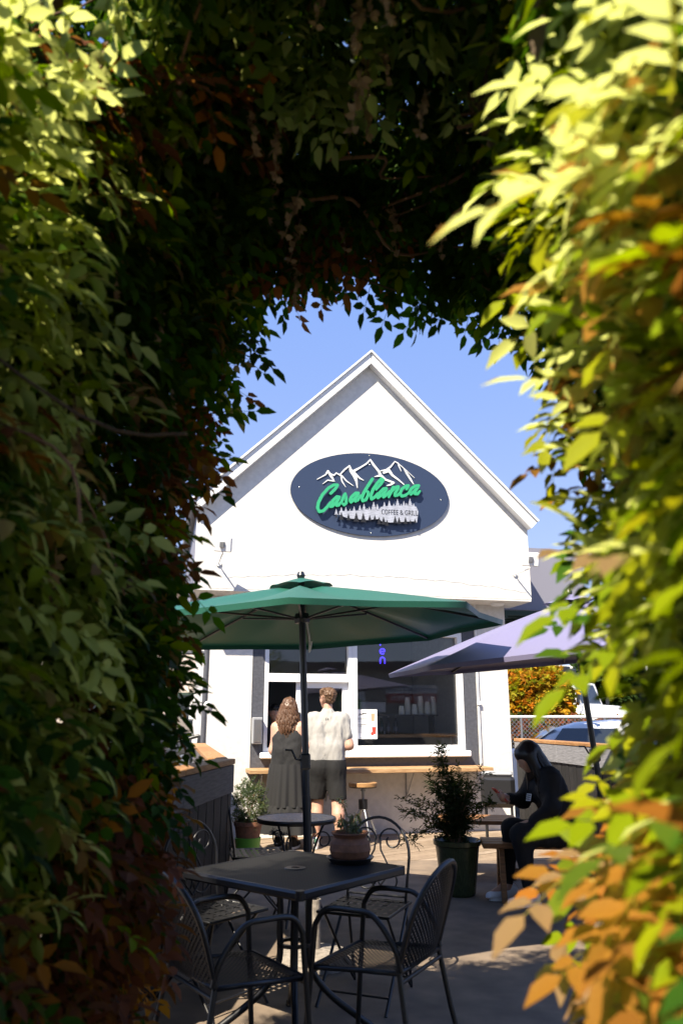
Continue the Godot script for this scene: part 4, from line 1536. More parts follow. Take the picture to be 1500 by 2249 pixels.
	g.lathe([Vector2(0.03, 0.62), Vector2(0.03, 0.60), Vector2(0.016, 0.60)], 14)
	part(t, "screw_post", g, M.steel)
	g = Geo.new()
	g.lathe([Vector2(0.0, 0.505), Vector2(0.055, 0.505), Vector2(0.055, 0.395), Vector2(0.0, 0.395)], 20)
	part(t, "socket", g, M.black_metal)
	for k in 4:
		var q := Basis(Vector3.UP, TAU * k / 4)
		g = Geo.new()
		g.tube(curve([q * Vector3(0.035, 0.40, 0), q * Vector3(0.075, 0.33, 0), q * Vector3(0.15, 0.15, 0), q * Vector3(0.17, 0.006, 0)], 5), 0.013, 8)
		part(t, "leg", g, M.steel)
	g = Geo.new()
	g.tube(spiral(Vector3(0, 0.16, 0), Vector3.RIGHT, Vector3.BACK, 0.148, 0.148, 0, TAU, 28), 0.008, 6, false)
	part(t, "foot_ring", g, M.steel)
	# timber bench by the fence
	t = thing("timber_bench", "orange-stained timber bench under the lavender umbrella", "bench", Vector3(1.86, 0, -7.02), -0.1)
	for k in 3:
		g = Geo.new()
		g.box(Vector3(0, 0.43, -0.13 + k * 0.13), Vector3(1.35, 0.04, 0.12), Basis.IDENTITY, 0.005)
		part(t, "slat", g, M.bench_wood)
	for x in [-0.52, 0.52]:
		for z in [-1, 1]:
			g = Geo.new()
			g.beam(Vector3(x, 0.41, z * 0.09), Vector3(x, 0.0, z * 0.19), 0.09, 0.04, Vector3.RIGHT)
			part(t, "leg", g, M.bench_wood)
	g = Geo.new()
	g.box(Vector3(0, 0.2, 0), Vector3(1.0, 0.07, 0.035))
	part(t, "stretcher", g, M.bench_wood)
	t = thing("timber_side_table", "low orange-stained timber table behind the glazed pot", "table", Vector3(1.32, 0, -8.05), -0.1)
	for k in 4:
		g = Geo.new()
		g.box(Vector3(0, 0.50, -0.2 + k * 0.13), Vector3(0.75, 0.035, 0.12), Basis.IDENTITY, 0.004)
		part(t, "slat", g, M.bench_wood)
	for x in [-0.3, 0.3]:
		for z in [-1, 1]:
			g = Geo.new()
			g.beam(Vector3(x, 0.48, z * 0.1), Vector3(x, 0.0, z * 0.2), 0.09, 0.04, Vector3.RIGHT)
			part(t, "leg", g, M.bench_wood)
	t = thing("dark_case", "glossy dark case standing at the end of the timber counter", "case", Vector3(1.86, 0, -9.75), -0.2)
	g = Geo.new()
	g.box(Vector3(0, 0.62, 0), Vector3(0.40, 0.36, 0.3), Basis.IDENTITY, 0.05)
	part(t, "shell", g, M.plastic_dark)
	g = Geo.new()
	g.box(Vector3(0, 0.815, 0), Vector3(0.36, 0.05, 0.26), Basis.IDENTITY, 0.02)
	part(t, "lid", g, M.plastic_grey)
	for x in [-0.15, 0.15]:
		for z in [-0.1, 0.1]:
			g = Geo.new()
			g.tube([Vector3(x, 0.46, z), Vector3(x, 0.0, z)], 0.015, 8)
			part(t, "leg", g, M.plastic_dark)

func mesh_armchair(c: Node3D) -> void:
	# faces -z
	var sf := func(u: float, v: float):
		var x := (u - 0.5) * 0.44
		var z := (v - 0.5) * 0.42
		var e := 1.0 - pow(absf(x) / 0.22, 3) * 0.35
		return Vector3(x, 0.435 - 0.02 * sin(v * PI) * e - (0.03 * pow(maxf(0, 0.25 - v) / 0.25, 2)), z)
	var g := Geo.new()
	lattice(g, sf, 18, 17, 0.0105, true, 17)
	var seat := part(c, "seat", g, M.mesh_metal)
	g = Geo.new()
	var rim := []
	for q in [[0, 0], [0.5, 0], [1, 0], [1, 0.5], [1, 1], [0.5, 1], [0, 1], [0, 0.5], [0, 0]]: rim.append(sf.call(q[0], q[1]))
	g.tube(rim, 0.011, 8)
	part(seat, "rim", g, M.black_metal)
	var bf := func(u: float, v: float):
		var hw := 0.215 * sqrt(maxf(0.0, 1.0 - pow(maxf(0, v - 0.35) / 0.65, 2.4)))
		var x := (u - 0.5) * 0.44
		if absf(x) > hw + 0.001: return null
		return Vector3(x, 0.44 + v * 0.40, 0.20 + v * 0.125 + 0.03 * (1 - pow(x / 0.22, 2)))
	g = Geo.new()
	lattice(g, bf, 18, 17, 0.0105, true, 26)
	var back := part(c, "backrest", g, M.mesh_metal)
	g = Geo.new()
	var arch := []
	for k in 25:
		var a := lerpf(-1, 1, k / 24.0)
		var v := 1.0 - pow(absf(a), 2.2)
		var hw := 0.215 * sqrt(maxf(0.0, 1.0 - pow(maxf(0, v - 0.35) / 0.65, 2.4)))
		var x := hw * signf(a)
		arch.append(Vector3(x, 0.44 + v * 0.40, 0.20 + v * 0.125 + 0.03 * (1 - pow(x / 0.22, 2))))
	g.tube(arch, 0.013, 8)
	part(back, "rim", g, M.black_metal)
	for s in [-1, 1]:
		g = Geo.new()
		g.tube(curve([Vector3(s * 0.255, 0.0, -0.235), Vector3(s * 0.24, 0.35, -0.205), Vector3(s * 0.235, 0.58, -0.185)], 4), 0.0125, 8)
		part(c, "leg", g, M.bronze_metal)
		g = Geo.new()
		g.tube(curve([Vector3(s * 0.235, 0.58, -0.185), Vector3(s * 0.235, 0.645, -0.13), Vector3(s * 0.237, 0.655, 0.0), Vector3(s * 0.235, 0.64, 0.10), Vector3(s * 0.225, 0.53, 0.19), Vector3(s * 0.215, 0.44, 0.215)], 5), 0.0125, 8)
		part(c, "armrest", g, M.bronze_metal)
		g = Geo.new()
		g.tube([Vector3(s * 0.215, 0.44, 0.205), Vector3(s * 0.235, 0.2, 0.25), Vector3(s * 0.25, 0.0, 0.30)], 0.0125, 8)
		part(c, "leg", g, M.bronze_metal)
	g = Geo.new()
	g.tube([Vector3(-0.235, 0.39, -0.205), Vector3(0.235, 0.39, -0.205)], 0.009, 6)
	g.tube([Vector3(-0.225, 0.40, 0.215), Vector3(0.225, 0.40, 0.215)], 0.009, 6)
	part(c, "stretcher", g, M.bronze_metal)

func scroll_chair(c: Node3D) -> void:
	# faces -z; folding wire chair with a round hoop back
	var g := Geo.new()
	var hoop := [Vector3(-0.17, 0.0, 0.27), Vector3(-0.175, 0.45, 0.18)]
	for k in 17:
		var a := lerpf(PI, 0, k / 16.0)
		hoop.append(Vector3(cos(a) * 0.19, 0.68 + sin(a) * 0.205, 0.215 + 0.03 * sin(a)))
	hoop.append(Vector3(0.175, 0.45, 0.18)); hoop.append(Vector3(0.17, 0.0, 0.27))
	g.tube(hoop, 0.0085, 7)
	var bf := part(c, "back_frame", g, M.black_metal)
	for s in [-1, 1]:
		g = Geo.new()
		var p := [Vector3(0, 0.50, 0.19), Vector3(s * 0.085, 0.60, 0.20), Vector3(s * 0.02, 0.71, 0.21)]
		p += spiral(Vector3(s * 0.082, 0.765, 0.22), Vector3.RIGHT * s, Vector3.UP, 0.072, 0.022, PI * 0.95, -PI * 1.25, 20)
		g.tube(p, 0.0055, 6)
		part(bf, "scroll", g, M.black_metal)
		g = Geo.new()
		g.tube([Vector3(0, 0.60, 0.20)] + spiral(Vector3(s * 0.075, 0.56, 0.195), Vector3.RIGHT * s, Vector3.UP, 0.07, 0.02, PI, PI * 3.0, 20), 0.0055, 6)
		part(bf, "scroll", g, M.black_metal)
	g = Geo.new()
	g.tube([Vector3(-0.175, 0.475, 0.185), Vector3(0.175, 0.475, 0.185)], 0.006, 6)
	part(bf, "cross_bar", g, M.black_metal)
	g = Geo.new()
	lattice(g, func(u: float, v: float): return Vector3((u - 0.5) * 0.40, 0.452 - 0.008 * sin(PI * u) * sin(PI * v), (v - 0.5) * 0.39), 9, 9, 0.027, false, 6)
	var seat := part(c, "seat", g, M.mesh_metal)
	g = Geo.new()
	g.tube([Vector3(-0.20, 0.447, -0.195), Vector3(0.20, 0.447, -0.195), Vector3(0.20, 0.447, 0.195), Vector3(-0.20, 0.447, 0.195), Vector3(-0.20, 0.447, -0.195)], 0.0085, 6)
	part(seat, "rim", g, M.black_metal)
	for s in [-1, 1]:
		g = Geo.new()
		g.tube([Vector3(s * 0.19, 0.44, 0.17), Vector3(s * 0.19, 0.22, -0.02), Vector3(s * 0.19, 0.0, -0.22)], 0.009, 7)
		part(c, "leg", g, M.black_metal)
		g = Geo.new()
		g.tube([Vector3(s * 0.18, 0.44, -0.15), Vector3(s * 0.175, 0.22, 0.05), Vector3(s * 0.17, 0.02, 0.25)], 0.008, 7)
		part(c, "leg", g, M.black_metal)
	for z in [-0.17, 0.2]:
		g = Geo.new()
		g.tube([Vector3(-0.19, 0.07, z), Vector3(0.19, 0.07, z)], 0.006, 6)
		part(c, "stretcher", g, M.black_metal)

# ---------------------------------------------------------------- people
func hand_into(g: Geo, wrist: Vector3, d: Vector3, palm: Vector3, thumb: float) -> void:
	# d points along the fingers, palm out of the palm; fingers curl towards the palm
	d = d.normalized()
	palm = (palm - d * palm.dot(d)).normalized()
	var side := d.cross(palm) * thumb
	var f := Flesh.new()
	f.k = 130.0
	f.bone(wrist, wrist + d * 0.045, 0.024, 0.022)
	for q in 4: f.bone(wrist + d * 0.02 + side * (0.012 - q * 0.008), wrist + d * 0.082 + side * (0.030 - q * 0.020), 0.016, 0.012)
	for q in 4:
		var l: float = [0.070, 0.078, 0.072, 0.056][q]
		var a := wrist + d * (0.088 - 0.004 * absf(q - 1)) + side * (0.031 - q * 0.0205)
		var b := a + (d * 0.92 + palm * 0.35) * l * 0.48
		var c := b + (d * 0.55 + palm * 0.83) * l * 0.34
		var e := c + (d * 0.1 + palm * 0.99) * l * 0.26
		f.chain([a, b, c, e], [0.0098, 0.0088, 0.0082, 0.0070])
	var t := wrist + d * 0.025 + side * 0.022
	f.chain([t, t + (d * 0.55 + side * 0.75 + palm * 0.3) * 0.045, t + (d * 0.8 + side * 0.65 + palm * 0.65) * 0.072], [0.014, 0.011, 0.0085])
	f.into(g, 0.006)

func head_into(g: Geo, c: Vector3, turn: Basis, s: float) -> void:
	# c is the middle of the skull; the face looks to turn * -z
	var f := Flesh.new()
	f.k = 90.0
	var P := func(x: float, y: float, z: float) -> Vector3: return c + turn * (Vector3(x, y, z) * s)
	f.bone(P.call(0, 0.025, 0.018), P.call(0, 0.02, -0.022), 0.083, 0.076)
	for q in [-1, 1]:
		f.bone(P.call(q * 0.028, -0.03, -0.045), P.call(q * 0.02, -0.075, -0.062), 0.045, 0.030)
		f.bone(P.call(q * 0.074, -0.02, 0.005), P.call(q * 0.079, 0.012, 0.010), 0.012, 0.014)
		f.bone(P.call(q * 0.034, 0.012, -0.080), P.call(q * 0.02, 0.014, -0.086), 0.013, 0.013)
		f.bone(P.call(q * 0.036, -0.025, -0.070), P.call(q * 0.036, -0.028, -0.070), 0.022, 0.022)
	f.bone(P.call(0, 0.0, -0.090), P.call(0, -0.030, -0.108), 0.010, 0.0135)
	f.bone(P.call(-0.018, -0.058, -0.088), P.call(0.018, -0.058, -0.088), 0.011, 0.011)
	f.bone(P.call(0, -0.095, -0.070), P.call(0, -0.09, -0.075), 0.024, 0.022)
	f.into(g, 0.008)

func shoe(o: Node3D, heel: Vector3, d: Vector3, upper: Material, tab: Material) -> void:
	d = d.normalized()
	var side := d.cross(Vector3.UP)
	var f := Flesh.new()
	f.k = 70.0
	f.cut = heel.y + 0.022
	f.bone(heel + Vector3(0, 0.052, 0), heel + d * 0.07 + Vector3(0, 0.055, 0), 0.040, 0.042)
	f.bone(heel + d * 0.07 + Vector3(0, 0.045, 0), heel + d * 0.20 + Vector3(0, 0.032, 0), 0.040, 0.038)
	f.bone(heel + Vector3(0, 0.09, 0), heel + d * 0.02 + Vector3(0, 0.095, 0), 0.036, 0.038)
	var g := Geo.new()
	f.into(g, 0.011)
	var s := part(o, "shoe", g, upper)
	g = Geo.new()
	var poly := []
	for k in 20:
		var a := TAU * k / 20
		var along := cos(a)
		poly.append(Vector2(0.078 + along * 0.132, sin(a) * (0.044 if along < 0 else 0.049)))
	g.extrude(poly, 0.002, 0.024, Transform3D(Basis(d, side, Vector3.UP), heel))
	part(s, "sole", g, M.shoe_white)
	if tab:
		g = Geo.new()
		g.box(heel - d * 0.040 + Vector3(0, 0.095, 0), Vector3(0.012, 0.045, 0.04), Basis(d, Vector3.UP, side), 0.004)
		part(s, "heel_tab", g, tab)

func person(label: String, at: Vector3, turn: float) -> Node3D:
	return thing("person", label, "person", at, turn)

func folds(s: int, fr: float) -> FastNoiseLite:
	var n := FastNoiseLite.new()
	n.seed = s
	n.frequency = fr
	n.fractal_octaves = 3
	return n

func people() -> void:
	man()
	woman()
	sitter()
	server()

func man() -> void:
	var o := person("person in grey t-shirt and black shorts at the service window", Vector3(-0.17, 0, -9.62), -TH * 0.3)
	var sh := [Vector3(-0.185, 1.435, -0.05), Vector3(0.185, 1.435, -0.05)]
	var el := [Vector3(-0.255, 1.15, -0.01), Vector3(0.265, 1.14, 0.0)]
	var wr := [Vector3(-0.13, 1.10, -0.25), Vector3(0.12, 1.10, -0.26)]
	var hp := [Vector3(-0.095, 0.90, 0.0), Vector3(0.095, 0.90, 0.0)]
	var kn := [Vector3(-0.12, 0.50, -0.06), Vector3(0.13, 0.50, 0.03)]
	var an := [Vector3(-0.13, 0.09, -0.03), Vector3(0.16, 0.09, 0.12)]
	var f := Flesh.new()
	for i in 2:
		var s := -1 if i == 0 else 1
		f.bone(Vector3(s * 0.085, 0.95, 0), Vector3(s * 0.075, 1.12, -0.01), 0.11, 0.10)
		f.bone(Vector3(s * 0.075, 1.12, -0.01), Vector3(s * 0.10, 1.33, -0.04), 0.10, 0.105)
		f.bone(Vector3(s * 0.10, 1.33, -0.04), sh[i], 0.10, 0.062)
		f.chain([sh[i], el[i], wr[i]], [0.055, 0.042, 0.029])
		f.chain([hp[i], kn[i]], [0.092, 0.060])
		f.chain([kn[i], kn[i].lerp(an[i], 0.3) + Vector3(0, 0, 0.018), an[i]], [0.058, 0.060, 0.038])
		f.bone(an[i], an[i] + Vector3(s * 0.02, -0.04, -0.13), 0.036, 0.03)
	f.bone(Vector3(0, 1.42, -0.045), Vector3(0, 1.60, -0.075), 0.062, 0.055)
	f.bone(Vector3(-0.12, 1.45, -0.045), Vector3(0.12, 1.45, -0.045), 0.055, 0.055)
	var g := Geo.new()
	f.into(g, 0.018)
	var hc := Vector3(0.0, 1.685, -0.085)
	var turn := Basis(Vector3.UP, 0.62)
	head_into(g, hc, turn, 1.0)
	for i in 2: hand_into(g, wr[i], Vector3(-el[i].x * 0.9, 0.05, -0.8), Vector3(0, 0.2, -0.2) + Vector3(-signf(el[i].x), 0, 0), 1.0 if i == 0 else -1.0)
	part(o, "body", g, M.skin)
	# t-shirt
	f = Flesh.new()
	f.cut = 0.935
	for i in 2:
		var s := -1 if i == 0 else 1
		f.bone(Vector3(s * 0.092, 0.90, 0), Vector3(s * 0.085, 1.12, -0.01), 0.125, 0.118)
		f.bone(Vector3(s * 0.085, 1.12, -0.01), Vector3(s * 0.108, 1.33, -0.04), 0.118, 0.115)
		f.bone(Vector3(s * 0.10, 1.33, -0.04), sh[i], 0.112, 0.072)
		f.bone(sh[i], sh[i].lerp(el[i], 0.62), 0.072, 0.066)
	f.bone(Vector3(-0.12, 1.45, -0.045), Vector3(0.12, 1.45, -0.045), 0.066, 0.066)
	f.bone(Vector3(0, 1.44, -0.045), Vector3(0, 1.52, -0.055), 0.075, 0.066)
	g = Geo.new()
	f.fold_y = 0.45
	f.into(g, 0.013, 0.016, folds(3, 8.0))
	var tee := part(o, "t_shirt", g, M.shirt_grey)
	g = Geo.new()
	for s in [-1, 1]:
		g.tube(curve([Vector3(s * 0.016, 1.455, 0.058), Vector3(s * 0.008, 1.445, 0.0605), Vector3(s * 0.016, 1.435, 0.062)], 3), 0.003, 5)
	part(tee, "emblem", g, M.ink)
	# shorts
	f = Flesh.new()
	f.cut = 0.535
	f.cut_top = 0.985
	for i in 2:
		var s := -1 if i == 0 else 1
		f.bone(Vector3(s * 0.088, 1.0, 0.0), hp[i], 0.118, 0.122)
		f.bone(hp[i], kn[i].lerp(hp[i], 0.05) + Vector3(s * 0.012, -0.05, 0.005), 0.118, 0.098)
	g = Geo.new()
	f.fold_y = 0.4
	f.into(g, 0.016, 0.012, folds(8, 6.0))
	part(o, "shorts", g, M.shorts_black)
	# hair
	f = Flesh.new()
	f.k = 80.0
	f.bone(hc + turn * Vector3(0, 0.05, 0.03), hc + turn * Vector3(0, 0.055, -0.045), 0.079, 0.062)
	f.bone(hc + turn * Vector3(0, 0.0, 0.045), hc + turn * Vector3(0, 0.04, 0.04), 0.064, 0.075)
	f.bone(hc + turn * Vector3(-0.03, 0.085, -0.06), hc + turn * Vector3(0.035, 0.09, -0.06), 0.04, 0.04)
	g = Geo.new()
	f.into(g, 0.008, 0.02, folds(2, 34.0))
	var nz := RandomNumberGenerator.new()
	nz.seed = 4
	for k in 240:
		var d := Vector3(nz.randfn(), nz.randf_range(-0.35, 1.2), nz.randfn() + 0.35).normalized()
		var p := hc + turn * (Vector3(0, 0.038, 0.012) + d * 0.083)
		var q := (d + Vector3(nz.randf_range(-0.8, 0.8), nz.randf_range(-0.8, 0.3), nz.randf_range(-0.8, 0.8))).normalized()
		g.tube([p - turn * d * 0.012, p + turn * (d * 0.6 + q * 0.6) * 0.012, p + turn * (d * 0.3 + q) * 0.022], [0.004, 0.0035, 0.001], 4, false)
	part(o, "hair", g, M.hair_short)
	g = Geo.new()
	for s in [-1, 1]:
		g.tube([hc + turn * Vector3(s * 0.083, 0.008, 0.015), hc + turn * Vector3(s * 0.078, 0.012, -0.085)], 0.0035, 5)
		g.box(hc + turn * Vector3(s * 0.036, 0.003, -0.100), Vector3(0.06, 0.042, 0.008), turn * Basis(Vector3.UP, s * -0.2), 0.003)
	part(o, "sunglasses", g, M.plastic_dark)
	for i in 2: shoe(o, an[i] + Vector3(0, -0.09, 0.05), Vector3((-0.2 if i == 0 else 0.12), 0, -1), M.shoe_white, M.shoe_green)

func woman() -> void:
	var o := person("person with long wavy hair in a long black sleeveless dress", Vector3(-0.64, 0, -9.68), -TH * 0.6)
	var sh := [Vector3(-0.155, 1.345, -0.02), Vector3(0.155, 1.345, -0.02)]
	var el := [Vector3(-0.19, 1.08, -0.02), Vector3(0.205, 1.075, 0.0)]
	var wr := [Vector3(-0.08, 1.03, -0.22), Vector3(0.10, 1.02, -0.21)]
	var f := Flesh.new()
	for i in 2:
		var s := -1 if i == 0 else 1
		f.bone(Vector3(s * 0.08, 0.92, 0), Vector3(s * 0.06, 1.08, -0.005), 0.10, 0.085)
		f.bone(Vector3(s * 0.06, 1.08, -0.005), Vector3(s * 0.08, 1.24, -0.02), 0.085, 0.088)
		f.bone(Vector3(s * 0.08, 1.24, -0.02), sh[i], 0.085, 0.050)
		f.chain([sh[i], el[i], wr[i]], [0.046, 0.037, 0.025])
		f.chain([Vector3(s * 0.085, 0.88, 0), Vector3(s * 0.09, 0.47, -0.01), Vector3(s * 0.09, 0.32, 0.015), Vector3(s * 0.09, 0.085, 0.02)], [0.088, 0.055, 0.054, 0.034])
		f.bone(Vector3(s * 0.09, 0.085, 0.02), Vector3(s * 0.105, 0.04, -0.11), 0.032, 0.026)
	f.bone(Vector3(0, 1.33, -0.02), Vector3(0, 1.49, -0.04), 0.052, 0.048)
	f.bone(Vector3(-0.10, 1.36, -0.02), Vector3(0.10, 1.36, -0.02), 0.045, 0.045)
	var g := Geo.new()
	f.into(g, 0.018)
	var hc := Vector3(0.0, 1.585, -0.05)
	var turn := Basis(Vector3.UP, 0.15)
	head_into(g, hc, turn, 0.96)
	for i in 2: hand_into(g, wr[i], Vector3(-el[i].x, 0.05, -0.7), Vector3(-signf(el[i].x), 0, -0.1), 1.0 if i == 0 else -1.0)
	part(o, "body", g, M.skin)
	# dress: bodice and tiered skirt
	f = Flesh.new()
	f.cut = 0.80
	for i in 2:
		var s := -1 if i == 0 else 1
		f.bone(Vector3(s * 0.085, 0.80, 0), Vector3(s * 0.07, 1.08, -0.005), 0.135, 0.112)
		f.bone(Vector3(s * 0.07, 1.08, -0.005), Vector3(s * 0.085, 1.23, -0.02), 0.110, 0.103)
		f.bone(Vector3(s * 0.085, 1.23, -0.02), Vector3(s * 0.095, 1.37, -0.02), 0.092, 0.048)
	g = Geo.new()
	f.into(g, 0.016, 0.010, folds(11, 8.0))
	var dress := part(o, "dress", g, M.dress_black)
	var tiers := [[0.93, 0.46, 0.20, 0.245], [0.475, 0.17, 0.258, 0.315]]
	var t := 0
	for ti in tiers:
		g = Geo.new()
		var rows := []
		for i in 13:
			var v := i / 12.0
			var row := []
			for j in 96:
				var a := TAU * j / 96
				var r := lerpf(ti[2], ti[3], pow(v, 0.8))
				r += (0.006 + 0.012 * v) * sin(a * 19 + t * 2 + 1.5 * sin(a * 3)) + 0.012 * v * sin(a * 7 + 1 + v)
				row.append(Vector3(cos(a) * r * 1.05, lerpf(ti[0], ti[1], v), sin(a) * r * 0.86 + 0.02 * v))
			rows.append(row)
		g.sheet(rows, true)
		part(dress, "skirt_tier", g, M.dress_black)
		t += 1
	g = Geo.new()
	for i in 2:
		var s := -1 if i == 0 else 1
		g.tube(curve([Vector3(s * 0.085, 1.30, 0.06), Vector3(s * 0.09, 1.405, 0.0), Vector3(s * 0.085, 1.30, -0.09)], 5), 0.014, 6)
	part(dress, "strap", g, M.dress_black)
	# wavy hair, two tones
	var nz := RandomNumberGenerator.new()
	nz.seed = 9
	f = Flesh.new()
	f.k = 70.0
	f.bone(hc + Vector3(0, 0.035, 0.025), hc + Vector3(0, 0.03, -0.03), 0.083, 0.078)
	f.bone(hc + Vector3(0, -0.02, 0.04), hc + Vector3(0, -0.20, 0.055), 0.075, 0.085)
	f.bone(hc + Vector3(-0.02, -0.20, 0.05), hc + Vector3(-0.03, -0.34, 0.06), 0.08, 0.05)
	g = Geo.new()
	f.into(g, 0.011, 0.02, folds(5, 18.0))
	var hair := part(o, "hair", g, M.hair_brown)
	g = Geo.new()
	if true:
		for k in 300:
			var a := nz.randf_range(-0.35, PI + 0.35)
			var d := Vector3(cos(a), 0, sin(a))
			var top := hc + Vector3(0, 0.075 + nz.randf_range(-0.02, 0.025), 0.015) + d * nz.randf_range(0.02, 0.06)
			var l := nz.randf_range(0.32, 0.50)
			var ph := nz.randf() * TAU
			var pts := [top]
			var rad := [0.004]
			for i in 12:
				var v := (i + 1) / 12.0
				var out := lerpf(0.075, 0.125, minf(1, v * 1.4)) * (1.0 - 0.25 * maxf(0, v - 0.7) / 0.3)
				var p := hc + Vector3(0, 0.06 - v * l, 0.02) + Vector3(d.x * out * 1.15 - 0.02 * v, 0, d.z * out)
				p += Vector3(sin(v * 20 + ph), 0, cos(v * 18 + ph)) * 0.012 * minf(1, v * 2)
				pts.append(p)
				rad.append(0.0062 * (1.0 - 0.7 * v) + 0.0012)
			g.tube(pts, rad, 4, false)
		part(hair, "locks", g, M.hair_brown)
	for s in [-1, 1]: shoe(o, Vector3(s * 0.09, 0, 0.06), Vector3(s * 0.1, 0, -1), M.cloth_black, null)

func sitter() -> void:
	var o := person("person in black clothes and white slip-on shoes sitting on the timber bench", Vector3(1.88, 0, -6.98), PI / 2 + 0.15)
	var sh := [Vector3(-0.155, 0.985, -0.17), Vector3(0.155, 0.985, -0.17)]
	var el := [Vector3(-0.22, 0.75, -0.20), Vector3(0.22, 0.76, -0.28)]
	var wr := [Vector3(-0.13, 0.62, -0.36), Vector3(0.10, 0.80, -0.47)]
	var kn := [Vector3(-0.14, 0.53, -0.44), Vector3(0.12, 0.54, -0.42)]
	var an := [Vector3(-0.13, 0.095, -0.40), Vector3(0.11, 0.095, -0.50)]
	var f := Flesh.new()
	var cl := Flesh.new()
	for i in 2:
		var s := -1 if i == 0 else 1
		for q in [[f, 0.0], [cl, 0.022]]:
			q[0].bone(Vector3(s * 0.085, 0.53, 0.0), Vector3(s * 0.075, 0.72, -0.06), 0.10 + q[1], 0.088 + q[1])
			q[0].bone(Vector3(s * 0.075, 0.72, -0.06), Vector3(s * 0.085, 0.88, -0.13), 0.088 + q[1], 0.09 + q[1])
			q[0].bone(Vector3(s * 0.085, 0.88, -0.13), sh[i], 0.085 + q[1], 0.05 + q[1])
			q[0].bone(Vector3(s * 0.09, 0.52, -0.02), kn[i], 0.088 + q[1] * 0.8, 0.058 + q[1])
			q[0].bone(kn[i], an[i] + Vector3(0, 0.04 if q[1] > 0 else 0.0, 0), 0.056 + q[1], 0.034 + q[1] * 0.8)
		f.chain([sh[i], el[i], wr[i]], [0.046, 0.038, 0.025])
		cl.chain([sh[i], el[i], el[i].lerp(wr[i], 0.75)], [0.064, 0.056, 0.044])
		f.bone(an[i], an[i] + Vector3(0, -0.04, -0.12), 0.034, 0.028)
	f.bone(Vector3(0, 0.97, -0.17), Vector3(0, 1.09, -0.24), 0.052, 0.048)
	var g := Geo.new()
	f.into(g, 0.018)
	var hc := Vector3(0.0, 1.145, -0.285)
	var turn := Basis(Vector3.UP, -0.2) * Basis(Vector3(1, 0, 0), -0.55)
	head_into(g, hc, turn, 0.95)
	hand_into(g, wr[0], Vector3(0.5, -0.25, -0.8), Vector3(0.1, -1, 0.1), 1.0)
	hand_into(g, wr[1], Vector3(-0.6, 0.1, -0.7), Vector3(-0.6, 0.5, 0.3), -1.0)
	part(o, "body", g, M.skin)
	g = Geo.new()
	cl.into(g, 0.018, 0.012, folds(21, 7.0))
	part(o, "clothing", g, M.cloth_black)
	f = Flesh.new()
	f.k = 70.0
	f.bone(hc + turn * Vector3(0, 0.04, 0.02), hc + turn * Vector3(0, 0.035, -0.03), 0.086, 0.078)
	for s in [-1, 1]:
		f.bone(hc + turn * Vector3(s * 0.06, 0.01, 0.0), Vector3(s * 0.10, 0.98, -0.23), 0.052, 0.04)
		f.bone(Vector3(s * 0.10, 0.98, -0.23), Vector3(s * 0.11, 0.86, -0.25), 0.04, 0.02)
	f.bone(hc + turn * Vector3(0, 0, 0.05), Vector3(0, 0.92, -0.06), 0.07, 0.06)
	g = Geo.new()
	f.into(g, 0.011, 0.004, folds(6, 9.0))
	var hz := RandomNumberGenerator.new()
	hz.seed = 12
	for k in 150:
		var a := hz.randf_range(-0.5, PI + 0.5)
		var d := Vector3(cos(a), 0, sin(a))
		var top := hc + turn * (Vector3(0, 0.105, -0.01) + d * 0.035)
		var mid := hc + turn * (Vector3(0, 0.01, 0.0) + d * hz.randf_range(0.088, 0.098))
		var low := Vector3(d.x * hz.randf_range(0.08, 0.14), hz.randf_range(0.82, 0.95), -0.19 + d.z * 0.13)
		g.tube(curve([top, mid, mid.lerp(low, 0.5) + d * 0.012, low], 3), 0.0035, 4, false)
	part(o, "hair", g, M.hair_dark)
	g = Geo.new()
	g.box(Vector3(0.075, 0.80, -0.275), Vector3(0.05, 0.06, 0.004), Basis(Vector3.UP, 0.5) * Basis(Vector3(1, 0, 0), 0.3))
	var bd := part(o, "chest_print", g, M.paper)
	g = Geo.new()
	for k in 3: g.box(Vector3(0.075, 0.818 - k * 0.016, -0.2785 + (k - 1) * -0.005), Vector3(0.036, 0.007, 0.003), Basis(Vector3.UP, 0.5) * Basis(Vector3(1, 0, 0), 0.3))
	part(bd, "print_line", g, M.ink)
	for i in 2: shoe(o, an[i] + Vector3(0, -0.095, 0.05), Vector3(-0.05, 0, -1), M.shoe_white, null)
	var ph := thing("phone", "phone in a red case held by the person on the bench", "phone", o.transform * Vector3(0.03, 0.83, -0.55), PI / 2 + 0.2)
	g = Geo.new()
	g.box(Vector3.ZERO, Vector3(0.075, 0.15, 0.01), Basis(Vector3(1, 0, 0), -0.8), 0.003)
	part(ph, "case", g, M.print_red)
	g = Geo.new()
	g.box(Basis(Vector3(1, 0, 0), -0.8) * Vector3(0, 0, 0.0062), Vector3(0.066, 0.138, 0.002), Basis(Vector3(1, 0, 0), -0.8))
	part(ph, "screen", g, M.car_glass)

